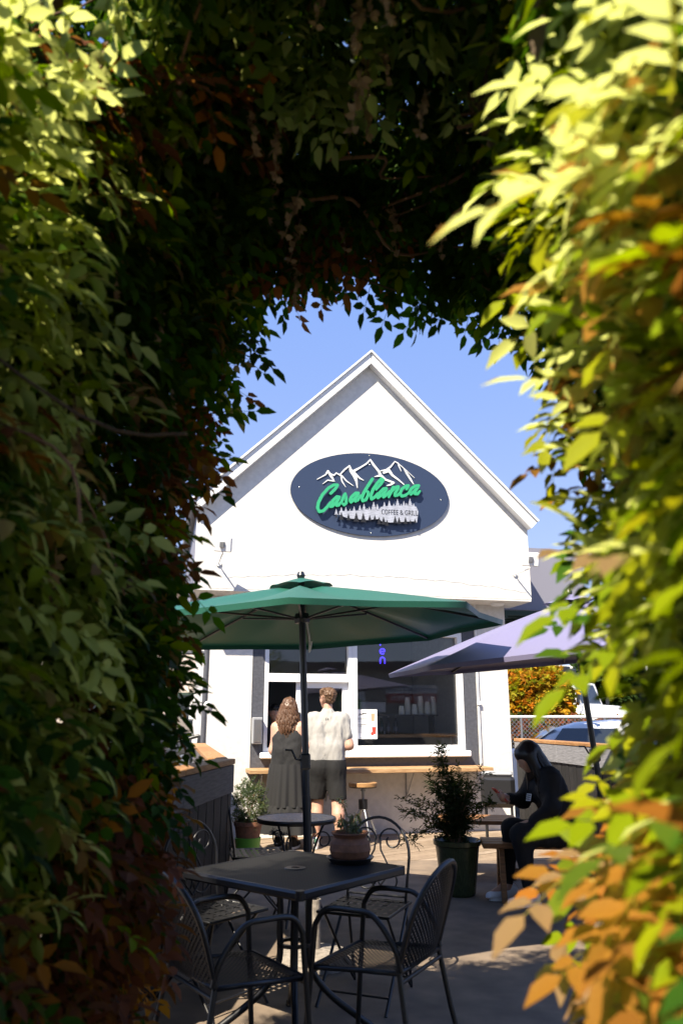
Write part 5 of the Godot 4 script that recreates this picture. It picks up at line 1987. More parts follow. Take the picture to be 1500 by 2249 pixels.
func server() -> void:
	var o := person("person in a black cap standing inside behind the service window", spot(-1.12, 0, -1.0), TH + PI)
	var f := Flesh.new()
	var cl := Flesh.new()
	for s in [-1, 1]:
		for q in [[f, 0.0], [cl, 0.02]]:
			q[0].bone(Vector3(s * 0.085, 0.88, 0), Vector3(s * 0.07, 1.05, -0.01), 0.10 + q[1], 0.09 + q[1])
			q[0].bone(Vector3(s * 0.07, 1.05, -0.01), Vector3(s * 0.09, 1.22, -0.02), 0.09 + q[1], 0.092 + q[1])
			q[0].bone(Vector3(s * 0.09, 1.22, -0.02), Vector3(s * 0.165, 1.32, -0.02), 0.088 + q[1], 0.052 + q[1])
		f.chain([Vector3(s * 0.165, 1.32, -0.02), Vector3(s * 0.21, 1.06, -0.03), Vector3(s * 0.12, 1.02, -0.22)], [0.046, 0.038, 0.026])
		cl.bone(Vector3(s * 0.165, 1.32, -0.02), Vector3(s * 0.20, 1.14, -0.025), 0.066, 0.058)
		f.chain([Vector3(s * 0.09, 0.88, 0), Vector3(s * 0.1, 0.48, -0.01), Vector3(s * 0.1, 0.12, 0.02), Vector3(s * 0.1, 0.09, -0.1)], [0.09, 0.06, 0.04, 0.03])
		cl.chain([Vector3(s * 0.09, 0.88, 0), Vector3(s * 0.1, 0.48, -0.01), Vector3(s * 0.1, 0.13, 0.02)], [0.11, 0.08, 0.06])
	f.bone(Vector3(0, 1.31, -0.02), Vector3(0, 1.45, -0.04), 0.052, 0.048)
	var g := Geo.new()
	f.into(g, 0.02)
	var hc := Vector3(0, 1.53, -0.05)
	head_into(g, hc, Basis.IDENTITY, 0.96)
	for s in [-1, 1]: hand_into(g, Vector3(s * 0.12, 1.02, -0.22), Vector3(-s * 0.4, 0, -0.8), Vector3(0, -1, 0), -s)
	part(o, "body", g, M.skin)
	g = Geo.new()
	cl.into(g, 0.02, 0.015, folds(31, 7.0))
	part(o, "clothing", g, M.cloth_black)
	f = Flesh.new()
	f.k = 80.0
	f.cut = hc.y + 0.022
	f.bone(hc + Vector3(0, 0.035, 0.02), hc + Vector3(0, 0.04, -0.03), 0.088, 0.082)
	g = Geo.new()
	f.into(g, 0.01)
	var cap := part(o, "cap", g, M.plastic_dark)
	g = Geo.new()
	var brim := []
	for k in 13:
		var a := PI * k / 12
		brim.append(Vector2(cos(a) * 0.078, 0.06 + sin(a) * 0.10))
	g.extrude(brim, 0.0, 0.006, Transform3D(Basis(Vector3(1, 0, 0), Vector3(0, 0.15, -1).normalized(), Vector3(0, 1, 0.15).normalized()), hc + Vector3(0, 0.032, 0.0)))
	part(cap, "brim", g, M.plastic_dark)
	f = Flesh.new()
	f.k = 80.0
	f.bone(hc + Vector3(0, 0.0, 0.04), hc + Vector3(0, -0.06, 0.05), 0.062, 0.05)
	g = Geo.new()
	f.into(g, 0.011)
	part(o, "hair", g, M.hair_dark)

# ---------------------------------------------------------------- plants
func leaflet(g: Geo, at: Vector3, d: Vector3, up: Vector3, l: float, w: float) -> void:
	var s := d.cross(up).normalized()
	up = s.cross(d).normalized()
	var tip := at + d * l - up * l * 0.16
	var m1 := at + d * l * 0.28 - up * l * 0.01
	var m2 := at + d * l * 0.64 - up * l * 0.06
	for q in [-1.0, 1.0]:
		var a: Vector3 = at + d * l * 0.26 + s * q * w * 0.46 + up * w * 0.10
		var b: Vector3 = at + d * l * 0.62 + s * q * w * 0.42 + up * w * 0.05
		var nn: Vector3 = (up + s * -q * 0.25).normalized()
		g.tri(at, a, m1, nn, nn, up); g.tri(a, b, m2, nn, nn, up); g.tri(a, m2, m1, nn, up, up); g.tri(b, tip, m2, nn, up, up)

func compound_leaf(pairs: int, l: float, s: int) -> ArrayMesh:
	var r := RandomNumberGenerator.new()
	r.seed = s
	var g := Geo.new()
	var P := func(t: float) -> Vector3: return Vector3(0.012 * sin(t * 3 + s), -0.30 * l * t * t, l * t)
	var st := []
	for i in 5: st.append(P.call(i / 4.0))
	g.tube(st, [0.0017, 0.0015, 0.0013, 0.001, 0.0008], 3, false)
	for i in pairs:
		var t := lerpf(0.25, 0.92, float(i) / (pairs - 1))
		var p: Vector3 = P.call(t)
		for q in [-1, 1]:
			var d := Vector3(q * r.randf_range(0.75, 1.0), r.randf_range(-0.45, 0.05), r.randf_range(0.35, 0.65)).normalized()
			leaflet(g, p + Vector3(q * 0.002, 0, 0), d, Vector3(r.randf_range(-0.35, 0.35), 1, r.randf_range(-0.2, 0.3)), r.randf_range(0.052, 0.068) * lerpf(1.0, 0.85, t), r.randf_range(0.025, 0.031))
	leaflet(g, P.call(1.0), Vector3(0, -0.45, 1).normalized(), Vector3(0.1, 1, 0.3), 0.066, 0.030)
	return g.mesh()

func small_leaf(l: float, w: float) -> ArrayMesh:
	var g := Geo.new()
	leaflet(g, Vector3.ZERO, Vector3(0, 0, 1), Vector3.UP, l, w)
	return g.mesh()

func sprig(l: float, w: float, n: int, s: int) -> ArrayMesh:
	var r := RandomNumberGenerator.new()
	r.seed = s
	var g := Geo.new()
	g.tube([Vector3.ZERO, Vector3(0, 0, 0.08)], 0.0015, 3, false)
	for k in n:
		var d := Vector3(r.randf_range(-1, 1), r.randf_range(-0.5, 0.8), r.randf_range(0.1, 1.0)).normalized()
		leaflet(g, Vector3(0, 0, 0.08 * k / n), d, Vector3(r.randf_range(-0.5, 0.5), 1, r.randf_range(-0.4, 0.4)), l * r.randf_range(0.7, 1.15), w)
	return g.mesh()

func facing(d: Vector3, up: Vector3, s: float, at: Vector3) -> Transform3D:
	d = d.normalized()
	if absf(d.dot(up.normalized())) > 0.98: up = Vector3(0.3, 0.2, 0.9)
	var x := up.cross(d).normalized()
	return Transform3D(Basis(x * s, d.cross(x) * s, d * s), at)

func tinted(c: Array, r: RandomNumberGenerator, spread := 0.3) -> Color:
	var k := r.randf_range(1.0 - spread, 1.0 + spread)
	var h := r.randf_range(-0.15, 0.15)
	return Color(c[0] * k * (1.0 + h), c[1] * k, c[2] * k * (1.0 - h))

func bush(o: Node3D, c: Vector3, rad: Vector3, n: int, m: Mesh, cols: Array, s: int, size := 1.0) -> void:
	var r := RandomNumberGenerator.new()
	r.seed = s
	var nz := folds(s, 0.9 / rad.x)
	var xf := []
	var cl := []
	while xf.size() < n:
		var d := Vector3(r.randfn(), r.randfn(), r.randfn()).normalized()
		var q := 1.0 + 0.30 * nz.get_noise_3dv(d * rad.x * 2.0)
		var p := c + d * rad * q * pow(r.randf(), 0.28)
		xf.append(facing(d + Vector3(r.randfn(), r.randfn() - 0.3, r.randfn()) * 0.6, Vector3(r.randfn() * 0.5, 1, r.randfn() * 0.5), size * r.randf_range(0.7, 1.3), p))
		cl.append(tinted(cols[r.randi() % cols.size()], r))
	scatter(o, "crown", m, M.leaf, xf, cl)

func plants() -> void:
	var r := RandomNumberGenerator.new()
	r.seed = 77
	var g: Geo
	# terracotta pot on the square table
	var s := thing("plant_saucer", "black plastic saucer under the terracotta pot", "saucer", Vector3(0.045, 0.7275, -4.36), 0.3)
	g = Geo.new()
	g.lathe([Vector2(0, 0.001), Vector2(0.10, 0.001), Vector2(0.125, 0.028), Vector2(0.120, 0.029), Vector2(0.097, 0.006), Vector2(0, 0.006)], 30)
	part(s, "dish", g, M.plastic_dark)
	var p := thing("terracotta_pot", "round-bellied terracotta pot on the square black table", "pot", Vector3(0.045, 0.734, -4.36))
	g = Geo.new()
	g.lathe([Vector2(0, 0.0), Vector2(0.075, 0.0), Vector2(0.098, 0.025), Vector2(0.108, 0.055), Vector2(0.102, 0.090), Vector2(0.082, 0.115), Vector2(0.088, 0.125), Vector2(0.100, 0.137), Vector2(0.098, 0.142), Vector2(0.086, 0.136), Vector2(0.078, 0.120)], 40)
	part(p, "pot_wall", g, M.terracotta)
	g = Geo.new()
	g.lathe([Vector2(0.085, 0.122), Vector2(0, 0.128)], 24)
	part(p, "soil", g, M.soil)
	var a := thing("silver_plant", "wilting silver-leaved plant growing in the terracotta pot", "plant", Vector3(0.045, 0.86, -4.36))
	var xf := []
	var cl := []
	for k in 9:
		var d := Vector3(r.randf_range(-1, 1), 0, r.randf_range(-1, 1)).normalized()
		var hh := r.randf_range(0.05, 0.10) if k else 0.165
		var pts := curve([Vector3(d.x * 0.015, 0, d.z * 0.015), Vector3(d.x * 0.03, hh * 0.7, d.z * 0.03), Vector3(d.x * 0.06, hh, d.z * 0.06), Vector3(d.x * 0.085, hh * (0.6 if k else 1.05), d.z * 0.085)], 5)
		g = Geo.new()
		g.tube(pts, 0.0022, 4)
		part(a, "stem", g, M.twig)
		for i in range(3, pts.size()):
			for j in 3:
				xf.append(facing(Vector3(r.randfn(), r.randfn() - 0.7, r.randfn()), Vector3.UP, r.randf_range(0.6, 1.1), pts[i]))
				cl.append(tinted([0.20, 0.235, 0.17], r, 0.2))
	scatter(a, "foliage", small_leaf(0.034, 0.010), M.leaf, xf, cl)
	# large glazed pot with shrub
	p = thing("glazed_pot", "tall olive green glazed pot holding the shrub", "pot", Vector3(1.0, 0, -7.22))
	g = Geo.new()
	g.lathe([Vector2(0, 0.001), Vector2(0.135, 0.001), Vector2(0.145, 0.02), Vector2(0.185, 0.36), Vector2(0.190, 0.39), Vector2(0.205, 0.40), Vector2(0.207, 0.435), Vector2(0.196, 0.44), Vector2(0.178, 0.40)], 48)
	part(p, "pot_wall", g, M.glaze_green)
	g = Geo.new()
	g.lathe([Vector2(0.182, 0.39), Vector2(0, 0.40)], 24)
	part(p, "soil", g, M.soil)
	var b := thing("potted_shrub", "airy dark green shrub growing in the tall glazed pot", "shrub", Vector3(1.0, 0.40, -7.22))
	xf = []
	cl = []
	for k in 34:
		var an := r.randf() * TAU
		var out := r.randf_range(0.05, 0.36)
		var hh := r.randf_range(0.35, 0.72) - out * 0.35
		if k < 5:
			an = PI + r.randf_range(-0.4, 0.4); out = r.randf_range(0.38, 0.50); hh = [0.05, 0.25, 0.36, 0.28, 0.0][k]
		if k >= 5 and k < 9:
			out = r.randf_range(0.1, 0.22); an = PI + r.randf_range(-0.6, 0.6); hh = r.randf_range(0.68, 0.80)
		var tip := Vector3(cos(an) * out, hh, sin(an) * out)
		var pts := curve([Vector3(cos(an) * 0.04, 0, sin(an) * 0.04), Vector3(cos(an) * out * 0.35, maxf(hh * 0.55, 0.14), sin(an) * out * 0.35), tip], 6)
		g = Geo.new()
		g.tube(pts, [0.006, 0.0058, 0.0055, 0.005, 0.0045, 0.004, 0.0038, 0.0034, 0.003, 0.0026, 0.0022, 0.0018, 0.0014], 5)
		part(b, "stem", g, M.twig)
		for i in range(3, pts.size()):
			for j in 4:
				var d := Vector3(r.randfn(), r.randfn() * 0.6 + 0.2, r.randfn())
				xf.append(facing(d, Vector3(r.randfn() * 0.4, 1, r.randfn() * 0.4), r.randf_range(0.8, 1.3), pts[i] + d * 0.006))
				cl.append(tinted([0.045, 0.065, 0.026], r))
	scatter(b, "foliage", sprig(0.034, 0.013, 5, 3), M.leaf, xf, cl)
	# herb pot by the fence corner, lime cachepot
	p = thing("lime_pot", "lime green planter with terracotta pot on top beside the fence corner", "pot", Vector3(-1.0, 0, -8.9))
	g = Geo.new()
	g.lathe([Vector2(0, 0.001), Vector2(0.11, 0.001), Vector2(0.14, 0.22), Vector2(0.13, 0.225)], 30)
	part(p, "cachepot", g, M.lime_plastic)
	g = Geo.new()
	g.lathe([Vector2(0.12, 0.20), Vector2(0.145, 0.34), Vector2(0.155, 0.345), Vector2(0.155, 0.385), Vector2(0.14, 0.385), Vector2(0.13, 0.36), Vector2(0, 0.36)], 30)
	part(p, "inner_pot", g, M.terracotta)
	b = thing("lavender_plant", "bushy grey-green herb growing in the lime planter", "plant", Vector3(-1.0, 0.36, -8.9))
	bush(b, Vector3(0, 0.20, 0), Vector3(0.15, 0.22, 0.15), 520, sprig(0.045, 0.009, 5, 8), [[0.16, 0.19, 0.11], [0.11, 0.15, 0.075]], 51)
	g = Geo.new()
	for k in 10: g.tube([Vector3(0, 0, 0), Vector3(r.randf_range(-0.1, 0.1), 0.3, r.randf_range(-0.1, 0.1))], 0.003, 4)
	part(b, "stem", g, M.twig)
	# orange shrub and red hedge beyond the parking lot
	var sp := sprig(0.16, 0.09, 7, 5)
	for q in [[Vector3(7.1, 0, -29), 2.15, 1.25, 21, "rounded yellow-orange shrub beyond the parking lot"], [Vector3(5.0, 0, -30), 2.0, 1.35, 22, "yellow-orange shrub half hidden by the white pillar"]]:
		var t := thing("autumn_shrub", q[4], "shrub", q[0])
		g = Geo.new()
		for k in 7:
			var an := TAU * k / 7
			g.tube([Vector3(0, 0, 0), Vector3(cos(an) * 0.3, 0.9, sin(an) * 0.3), Vector3(cos(an) * 0.8, 2.0, sin(an) * 0.8)], [0.06, 0.04, 0.015], 6)
		part(t, "trunk", g, M.bark)
		bush(t, Vector3(0, q[1], 0), Vector3(q[2], 1.35, q[2]), 3600, sp, [[0.55, 0.33, 0.03], [0.48, 0.38, 0.03], [0.58, 0.24, 0.03], [0.34, 0.33, 0.03]], q[3])
	for k in 5:
		var t := thing("red_shrub", "low rust-red shrub along the chain-link fence", "shrub", Vector3(6.0 + k * 1.5, 0, -26.2), 0, "red shrubs along the fence")
		bush(t, Vector3(0, 0.75, 0), Vector3(0.85, 0.75, 0.6), 900, sp, [[0.30, 0.09, 0.04], [0.36, 0.14, 0.05], [0.12, 0.15, 0.04]], 60 + k, 0.8)
		g = Geo.new()
		g.tube([Vector3(0, 0, 0), Vector3(0, 0.7, 0)], 0.05, 6)
		part(t, "stem", g, M.bark)
	for k in 6:
		var t := thing("dark_tree", "dark green tree far beyond the white truck", "tree", Vector3(19 + k * 4.2, 0, -58 - (k % 3) * 5), 0, "trees far beyond the truck")
		bush(t, Vector3(0, 3.6, 0), Vector3(2.3, 2.4, 2.3), 1200, sprig(0.5, 0.3, 6, 4), [[0.04, 0.075, 0.02], [0.06, 0.09, 0.025]], 80 + k)
		g = Geo.new()
		g.tube([Vector3(0, 0, 0), Vector3(0, 3.4, 0)], [0.25, 0.12], 8)
		part(t, "trunk", g, M.bark)

func on_picture(p: Vector3) -> bool:
	var q := p - EYE
	var c := cos(deg_to_rad(14.94))
	var sn := sin(deg_to_rad(14.94))
	var z := -q.z * c + q.y * sn
	if z < 0.1: return false
	return absf(q.x / z) < 0.47 and absf((q.y * c + q.z * sn) / z) < 0.70

# One vine: leaf places are given with an outward direction and a colour; the 300 nearest in view are leaves of their own, the rest one mass
func grow(o: Node3D, places: Array, meshes: Array, s: int) -> void:
	var r := RandomNumberGenerator.new()
	r.seed = s
	places.sort_custom(func(a, b): return a[3] < b[3])
	var single := 0
	var xf := [[], []]
	var cl := [[], []]
	for q in places:
		var p: Vector3 = q[0]
		var d: Vector3 = q[1] + Vector3(r.randfn(), r.randfn(), r.randfn()) * 0.45
		var up: Vector3 = Vector3(r.randfn() * 0.35, 1, r.randfn() * 0.35) + q[1] * 0.4
		var size := r.randf_range(0.75, 1.25)
		var t := facing(d, up, size, p - d.normalized() * 0.10)
		var k := r.randi() % meshes.size()
		if single < 300 and on_picture(p) and q[4]:
			part(o, "leaf", meshes[k], M["leaf_%d" % q[2]], t)
			single += 1
		else:
			xf[k % 2].append(t)
			cl[k % 2].append(tinted(LEAVES[q[2]], r))
	for k in 2: scatter(o, "foliage", meshes[k], M.leaf, xf[k], cl[k])

func twigs(o: Node3D, n: int, r: RandomNumberGenerator, lo: Vector3, hi: Vector3, along: Vector3, thick: float) -> void:
	for k in n:
		var p := Vector3(r.randf_range(lo.x, hi.x), r.randf_range(lo.y, hi.y), r.randf_range(lo.z, hi.z))
		var d := (along + Vector3(r.randfn(), r.randfn(), r.randfn()) * 0.45).normalized()
		var l := r.randf_range(0.4, 1.1)
		var b := Vector3(r.randfn(), r.randfn(), r.randfn()) * 0.07
		var t := thick * r.randf_range(0.5, 1.3)
		var g := Geo.new()
		g.tube(curve([p - d * l / 2, p - d * l / 6 + b, p + d * l / 6 - b, p + d * l / 2], 4), [t, t, t, t, t * 0.9, t * 0.9, t * 0.8, t * 0.8, t * 0.7, t * 0.6, t * 0.6, t * 0.5, t * 0.5], 5)
		part(o, "stem", g, M.twig if k % 3 else M.bark)

func dried(o: Node3D, spots: Array, m: Mesh, r: RandomNumberGenerator) -> void:
	for p in spots:
		var b := Basis(Vector3.UP, r.randf() * TAU) * Basis(Vector3(1, 0, 0), r.randf_range(-0.25, 0.25))
		part(o, "dried_blossom", m, M.blossom_dry, Transform3D(b.scaled(Vector3.ONE * r.randf_range(0.8, 1.3)), p))

func vines() -> void:
	var r := RandomNumberGenerator.new()
	r.seed = 31
	var meshes := [compound_leaf(4, 0.21, 1), compound_leaf(5, 0.25, 2)]
	var nz := folds(44, 1.1)
	# crumpled dry flower head
	var g := Geo.new()
	var rr := RandomNumberGenerator.new()
	rr.seed = 6
	g.tube([Vector3(0, 0, 0), Vector3(0.004, -0.07, 0), Vector3(0, -0.15, 0.003)], [0.002, 0.0015, 0.001], 4, false)
	for k in 26:
		var t := rr.randf()
		leaflet(g, Vector3(0, -0.02 - 0.13 * t, 0), Vector3(rr.randfn(), rr.randfn() - 0.4, rr.randfn()).normalized(), Vector3(rr.randfn(), rr.randfn(), rr.randfn()), rr.randf_range(0.016, 0.030), 0.016)
	var dry := g.mesh()
	# arbor: dark metal hoops that carry the vine
	var ar := thing("garden_arbor", "dark green metal arbor arch buried in the vine", "arbor", Vector3(0, 0, 0))
	for z in [-1.35, -1.95, -2.5]:
		g = Geo.new()
		var hoop := [Vector3(-0.85, 0, z), Vector3(-0.85, 2.3, z)]
		for k in 13:
			var a := PI - PI * k / 12
			hoop.append(Vector3(0.05 + cos(a) * 0.9, 2.6 + sin(a) * 0.8, z))
		hoop.append(Vector3(0.95, 2.3, z)); hoop.append(Vector3(0.95, 0, z))
		g.tube(hoop, 0.014, 8)
		part(ar, "hoop", g, M.green_wood)
	for q in [[-0.85, 0.9], [-0.85, 1.8], [-0.73, 3.0], [-0.3, 3.34], [0.4, 3.34], [0.83, 3.0], [0.95, 1.8], [0.95, 0.9]]:
		g = Geo.new()
		g.tube([Vector3(q[0], q[1], -1.35), Vector3(q[0], q[1], -2.5)], 0.009, 6)
		part(ar, "cross_bar", g, M.green_wood)

	# left wall of vine: from beside the camera to the far side of the arch
	var o := thing("climbing_vine", "dense shaded vine with green and rust-red leaves beside the black chairs", "vine", Vector3(0, 0, 0))
	var places := []
	var face := func(y: float, z: float) -> float:
		var far := clampf((-z - 1.2) / 1.4, 0.0, 1.0)
		var x := lerpf(-0.74, -0.57, far) - 0.02 - 0.16 * maxf(0.0, 1.3 - y) + 0.10 * nz.get_noise_3d(y * 1.3, z * 1.3, 3.0)
		return x + 0.34 * pow(clampf((y - 2.2) / 0.95, 0, 1), 2.0)
	while places.size() < 16500:
		var z := r.randf_range(-2.75, 1.2)
		var y := r.randf_range(0.02, 3.6)
		var depth := pow(r.randf(), 2.0) * 1.5
		var x: float = face.call(y, z) - depth
		if z > -1.15: x = minf(x, -0.64 - depth * 0.8 + 0.05 * r.randfn() * 0.0)
		if z > -0.2 and x > -0.8: x -= 0.3
		if y > lerpf(2.68, 3.6, clampf((-z - 1.35) / 0.5, 0, 1)) + 0.15 * nz.get_noise_3d(x * 2.0, z * 2.0, 31.0): continue
		if x < -1.4 and z < -2.25: continue
		var p := Vector3(x, y, z)
		var out := Vector3(0.75, -0.45, 0.25 if z > -1.6 else 0.1)
		if z < -2.45: out = Vector3(0.4, -0.4, -0.6)
		if y > 3.3 or y > 2.35 and z > -1.5: out = Vector3(0.35, 0.5, 0.4)
		var c := 0 if r.randf() < 0.55 else 1
		if r.randf() < (0.5 if y > 2.2 and z > -1.7 else 0.13): c = 2
		# rust-red sprays low on the far edge and scattered elsewhere
		var red := clampf((1.45 - y) / 0.4, 0, 1) * clampf((-z - 1.35) / 0.4, 0, 1) * 0.8
		red = maxf(red, 0.55 * clampf(nz.get_noise_3d(y * 2.2 + 9.0, z * 2.2, 7.0) * 4.0 - 0.7, 0, 1))
		if z < -2.2 and y > 1.9 and y < 2.6: red = maxf(red, 0.5)
		if r.randf() < red: c = 3 if r.randf() < 0.72 else 4
		elif r.randf() < 0.035: c = 5
		places.append([p, out, c, p.distance_to(EYE), depth < 0.12])
	grow(o, places, meshes, 71)
	twigs(o, 70, r, Vector3(-1.5, 0.1, -2.6), Vector3(-0.72, 3.1, 0.2), Vector3(0.1, 1, -0.3), 0.006)
	for k in 5:
		g = Geo.new()
		var x := -0.95 - 0.12 * k
		var z := -2.4 + k * 0.5
		g.tube(curve([Vector3(x, 0, z), Vector3(x + 0.05, 0.8, z + 0.06), Vector3(x - 0.04, 1.7, z - 0.05), Vector3(x + 0.12, 2.7, z), Vector3(x + 0.5, 3.15, z - 0.1)], 5), 0.022, 7)
		part(o, "trunk", g, M.bark)
	var spots := []
	for k in 40:
		var y := r.randf_range(0.5, 2.8)
		var z := r.randf_range(-2.6, -1.2)
		spots.append(Vector3(face.call(y, z) - 0.02, y, z))
	dried(o, spots, dry, r)

	# roof of vine over the arch
	o = thing("climbing_vine", "dark vine roof hanging over the arch with dried blossoms", "vine", Vector3(0, 0, 0))
	places = []
	while places.size() < 6200:
		var x := r.randf_range(-1.1, 1.9)
		var z := r.randf_range(-2.85, -0.95)
		if x < -0.55 and z > -1.6: continue
		var under := 3.25 + 0.12 * nz.get_noise_3d(x * 1.6, z * 1.6, 11.0) - 0.40 * pow(clampf(absf(x - 0.03) / 0.80, 0, 1.4), 3.0)
		if z < -2.45: under -= 0.10 * maxf(0.0, nz.get_noise_2d(x * 3.0, 4.0) + 0.5)
		var depth := pow(r.randf(), 1.7) * 0.75
		var p := Vector3(x, under + depth, z)
		var out := Vector3(0.0, -1.0, 0.15)
		if z < -2.5: out = Vector3(0, -0.8, -0.5)
		if z > -1.15: out = Vector3(0, -0.4, 0.8)
		if depth > 0.6: out = Vector3(0.1, 0.6, 0.2)
		var c := 0 if r.randf() < 0.5 else 1
		if r.randf() < 0.10: c = 2
		if z < -2.4 and x < 0.2 and r.randf() < 0.35: c = 3
		elif r.randf() < 0.04: c = 5
		places.append([p, out, c, p.distance_to(EYE), depth < 0.10])
	grow(o, places, meshes, 72)
	twigs(o, 90, r, Vector3(-0.9, 3.1, -2.7), Vector3(1.2, 3.7, -1.0), Vector3(0.8, 0.1, -0.5), 0.006)
	spots = []
	for k in 60: spots.append(Vector3(r.randf_range(-0.8, 0.9), r.randf_range(3.05, 3.25), r.randf_range(-2.6, -1.3)))
	dried(o, spots, dry, r)

	# sunlit vine on the other side, close to the camera
	o = thing("climbing_vine", "sunlit yellow-green vine with orange leaves beside the lavender umbrella", "vine", Vector3(0, 0, 0))
	places = []
	while places.size() < 3800:
		var z := r.randf_range(-1.75, -0.62)
		var y := r.randf_range(0.0, 3.3)
		var edge := 0.455 + 0.10 * nz.get_noise_3d(y * 2.5 + 5.0, z * 2.0, 21.0) + 0.20 * (-z - 1.0)
		if y < 1.38: edge -= 0.0
		elif y < 1.62: edge += 0.09
		elif y > 2.05: edge -= 0.06
		var depth := pow(r.randf(), 2.6) * 2.4
		var x := edge + depth
		var p := Vector3(x, y, z)
		if x < -z * 0.14 + 0.06: continue
		var out := Vector3(-0.7, -0.25, 0.55)
		var c := 2 if r.randf() < 0.70 else 0
		if r.randf() < 0.38: c = 6
		if depth > 0.25 and r.randf() < 0.6: c = 1 if r.randf() < 0.4 else 0
		if y > 1.0 and y < 1.33 and depth < 0.14 and r.randf() < 0.7: c = 4
		elif y > 1.9 and y < 2.3 and depth < 0.12 and r.randf() < 0.5: c = 4
		elif r.randf() < 0.05: c = 5
		places.append([p, out, c, p.distance_to(EYE), depth < 0.35])
	for k in 13:
		var p := Vector3(r.randf_range(0.37, 0.50), r.randf_range(1.06, 1.34), r.randf_range(-1.3, -1.0))
		places.append([p, Vector3(-0.8, -0.35, 0.35), 4 if k % 4 else 5, p.distance_to(EYE), true])
	grow(o, places, meshes, 73)
	twigs(o, 26, r, Vector3(0.75, 0.2, -1.5), Vector3(1.3, 3.0, -0.8), Vector3(-0.1, 1, 0.2), 0.006)
	for k in 3:
		g = Geo.new()
		var x := 0.95 + 0.2 * k
		g.tube(curve([Vector3(x, 0, -1.3), Vector3(x - 0.06, 0.9, -1.35), Vector3(x + 0.05, 1.8, -1.3), Vector3(x - 0.2, 2.9, -1.4)], 5), 0.022, 7)
		part(o, "trunk", g, M.bark)

const LETTERS := [[[-0.574, 4.396], [-0.509, 4.465], [-0.48, 4.52], [-0.531, 4.518], [-0.607, 4.469], [-0.689, 4.369], [-0.742, 4.255], [-0.752, 4.178], [-0.73, 4.13], [-0.676, 4.144], [-0.622, 4.202], [-0.579, 4.266]], [[-0.454, 4.351], [-0.487, 4.355], [-0.536, 4.307], [-0.568, 4.25], [-0.579, 4.211], [-0.552, 4.215], [-0.508, 4.265], [-0.459, 4.34]], [[-0.459, 4.34], [-0.495, 4.265], [-0.492, 4.23], [-0.465, 4.237], [-0.421, 4.298]], [[-0.421, 4.298], [-0.374, 4.401], [-0.359, 4.341], [-0.359, 4.274], [-0.388, 4.245], [-0.418, 4.268]], [[-0.189, 4.425], [-0.227, 4.422], [-0.283, 4.368], [-0.305, 4.311], [-0.294, 4.289], [-0.256, 4.325], [-0.194, 4.407]], [[-0.194, 4.407], [-0.233, 4.343], [-0.231, 4.307], [-0.198, 4.326], [-0.155, 4.393]], [[0.013, 4.642], [-0.043, 4.553], [-0.105, 4.447], [-0.139, 4.361], [-0.128, 4.317], [-0.084, 4.336], [-0.05, 4.406], [-0.052, 4.448], [-0.083, 4.46]], [[0.136, 4.582], [0.168, 4.639], [0.143, 4.657], [0.086, 4.593], [0.025, 4.501], [-0.012, 4.403], [-0.004, 4.35], [0.044, 4.384], [0.084, 4.437]], [[0.136, 4.582], [0.062, 4.492]], [[0.209, 4.519], [0.169, 4.511], [0.112, 4.45], [0.077, 4.391], [0.086, 4.375], [0.128, 4.412], [0.209, 4.502]], [[0.209, 4.502], [0.156, 4.419], [0.167, 4.392], [0.213, 4.429], [0.254, 4.482]], [[0.311, 4.543], [0.282, 4.478], [0.241, 4.396]], [[0.282, 4.478], [0.346, 4.545], [0.383, 4.556], [0.373, 4.519], [0.332, 4.453], [0.335, 4.42], [0.372, 4.433], [0.418, 4.482]], [[0.502, 4.53], [0.529, 4.581], [0.489, 4.572], [0.431, 4.523], [0.406, 4.458], [0.428, 4.42], [0.48, 4.435], [0.527, 4.472]], [[0.679, 4.591], [0.627, 4.582], [0.568, 4.538], [0.538, 4.478], [0.561, 4.457], [0.608, 4.5], [0.673, 4.579]], [[0.673, 4.579], [0.625, 4.501], [0.624, 4.466], [0.659, 4.469], [0.694, 4.512]]]
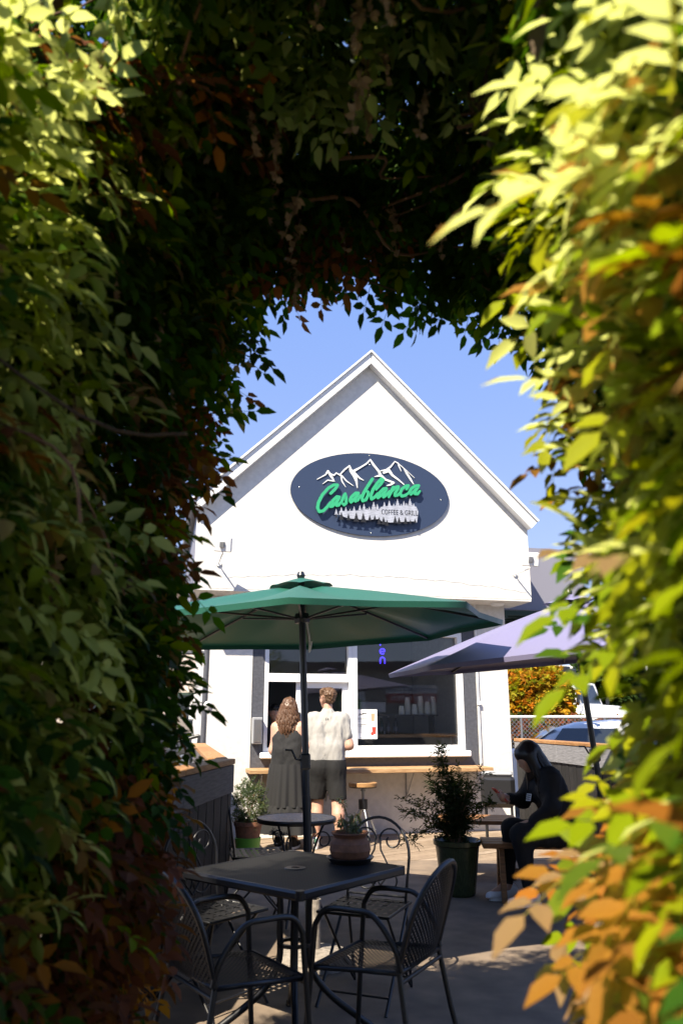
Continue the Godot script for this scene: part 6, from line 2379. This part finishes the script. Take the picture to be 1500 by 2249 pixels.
const PEAKS := [[[-0.755, 4.595, 0.0039], [-0.639, 4.668, 0.0077], [-0.605, 4.721, 0.0135], [-0.561, 4.654, 0.0174], [-0.512, 4.578, 0.0029]], [[-0.677, 4.534, 0.0029], [-0.609, 4.593, 0.0068], [-0.532, 4.586, 0.0077]], [[-0.59, 4.697, 0.0048], [-0.522, 4.667, 0.0077], [-0.488, 4.704, 0.0077], [-0.429, 4.673, 0.0087]], [[-0.439, 4.683, 0.0077], [-0.375, 4.758, 0.0097], [-0.301, 4.824, 0.0077]], [[-0.424, 4.674, 0.0087], [-0.405, 4.585, 0.0077], [-0.356, 4.511, 0.0029]], [[-0.414, 4.674, 0.0077], [-0.346, 4.599, 0.0077], [-0.248, 4.536, 0.0029]], [[-0.301, 4.824, 0.0077], [-0.281, 4.744, 0.0193], [-0.227, 4.678, 0.027], [-0.203, 4.599, 0.0135], [-0.191, 4.51, 0.0029]], [[-0.276, 4.755, 0.0193], [-0.217, 4.709, 0.0135], [-0.158, 4.653, 0.0097], [-0.104, 4.626, 0.0039]], [[-0.237, 4.753, 0.0155], [-0.137, 4.816, 0.0097], [-0.057, 4.873, 0.0097], [-0.004, 4.933, 0.0097]], [[-0.004, 4.933, 0.0097], [0.043, 4.86, 0.0155], [0.122, 4.764, 0.0155], [0.142, 4.715, 0.0174], [0.051, 4.688, 0.0029]], [[0.142, 4.72, 0.0155], [0.211, 4.659, 0.0135], [0.332, 4.622, 0.0116], [0.291, 4.593, 0.0116], [0.22, 4.568, 0.0048]], [[0.143, 4.781, 0.0058], [0.224, 4.802, 0.0097], [0.285, 4.847, 0.0116], [0.353, 4.935, 0.0058], [0.388, 4.917, 0.0058], [0.448, 4.87, 0.0048], [0.529, 4.804, 0.0039], [0.634, 4.714, 0.0029]], [[0.188, 4.759, 0.0155], [0.264, 4.795, 0.0213], [0.313, 4.727, 0.0155], [0.383, 4.681, 0.0116], [0.478, 4.606, 0.0058]], [[0.393, 4.917, 0.0077], [0.417, 4.857, 0.0077], [0.442, 4.798, 0.0029]], [[0.478, 4.846, 0.0048], [0.528, 4.763, 0.0135], [0.577, 4.685, 0.0135], [0.621, 4.616, 0.0029]]]
const BAND := [[-0.456, 4.15], [-0.339, 4.161], [-0.212, 4.173], [-0.068, 4.194], [0.095, 4.194], [0.112, 4.223], [0.13, 4.249], [0.26, 4.27], [0.574, 4.29], [0.635, 4.281], [0.664, 4.213], [0.638, 4.056], [0.586, 4.071], [0.256, 4.035], [0.136, 4.045], [0.102, 4.077], [-0.086, 4.049], [-0.339, 4.059], [-0.456, 4.103]]
const FIRS := [[-0.498, 4.181, 0.084], [-0.427, 4.212, 0.059], [-0.364, 4.216, 0.059], [-0.309, 4.194, 0.034], [-0.25, 4.232, 0.063], [-0.169, 4.255, 0.076], [-0.111, 4.279, 0.092], [-0.067, 4.22, 0.034], [-0.037, 4.243, 0.05], [0.026, 4.316, 0.126], [0.077, 4.289, 0.092], [0.178, 4.323, 0.067], [0.248, 4.345, 0.08], [0.312, 4.31, 0.042], [0.366, 4.375, 0.105], [0.417, 4.311, 0.034], [0.457, 4.354, 0.076], [0.494, 4.33, 0.05], [0.546, 4.395, 0.109], [0.599, 4.328, 0.05]]
const DARKFIRS := [[-0.498, 4.118, 0.059], [-0.427, 4.143, 0.113], [-0.33, 4.128, 0.101], [-0.221, 4.151, 0.139], [-0.123, 4.149, 0.139], [-0.034, 4.124, 0.084], [0.038, 4.128, 0.071], [0.098, 4.106, 0.109], [0.161, 4.114, 0.118], [0.209, 4.07, 0.088], [0.326, 4.128, 0.105], [0.382, 4.119, 0.101], [0.474, 4.128, 0.105], [0.543, 4.094, 0.063], [0.609, 4.111, 0.067]]
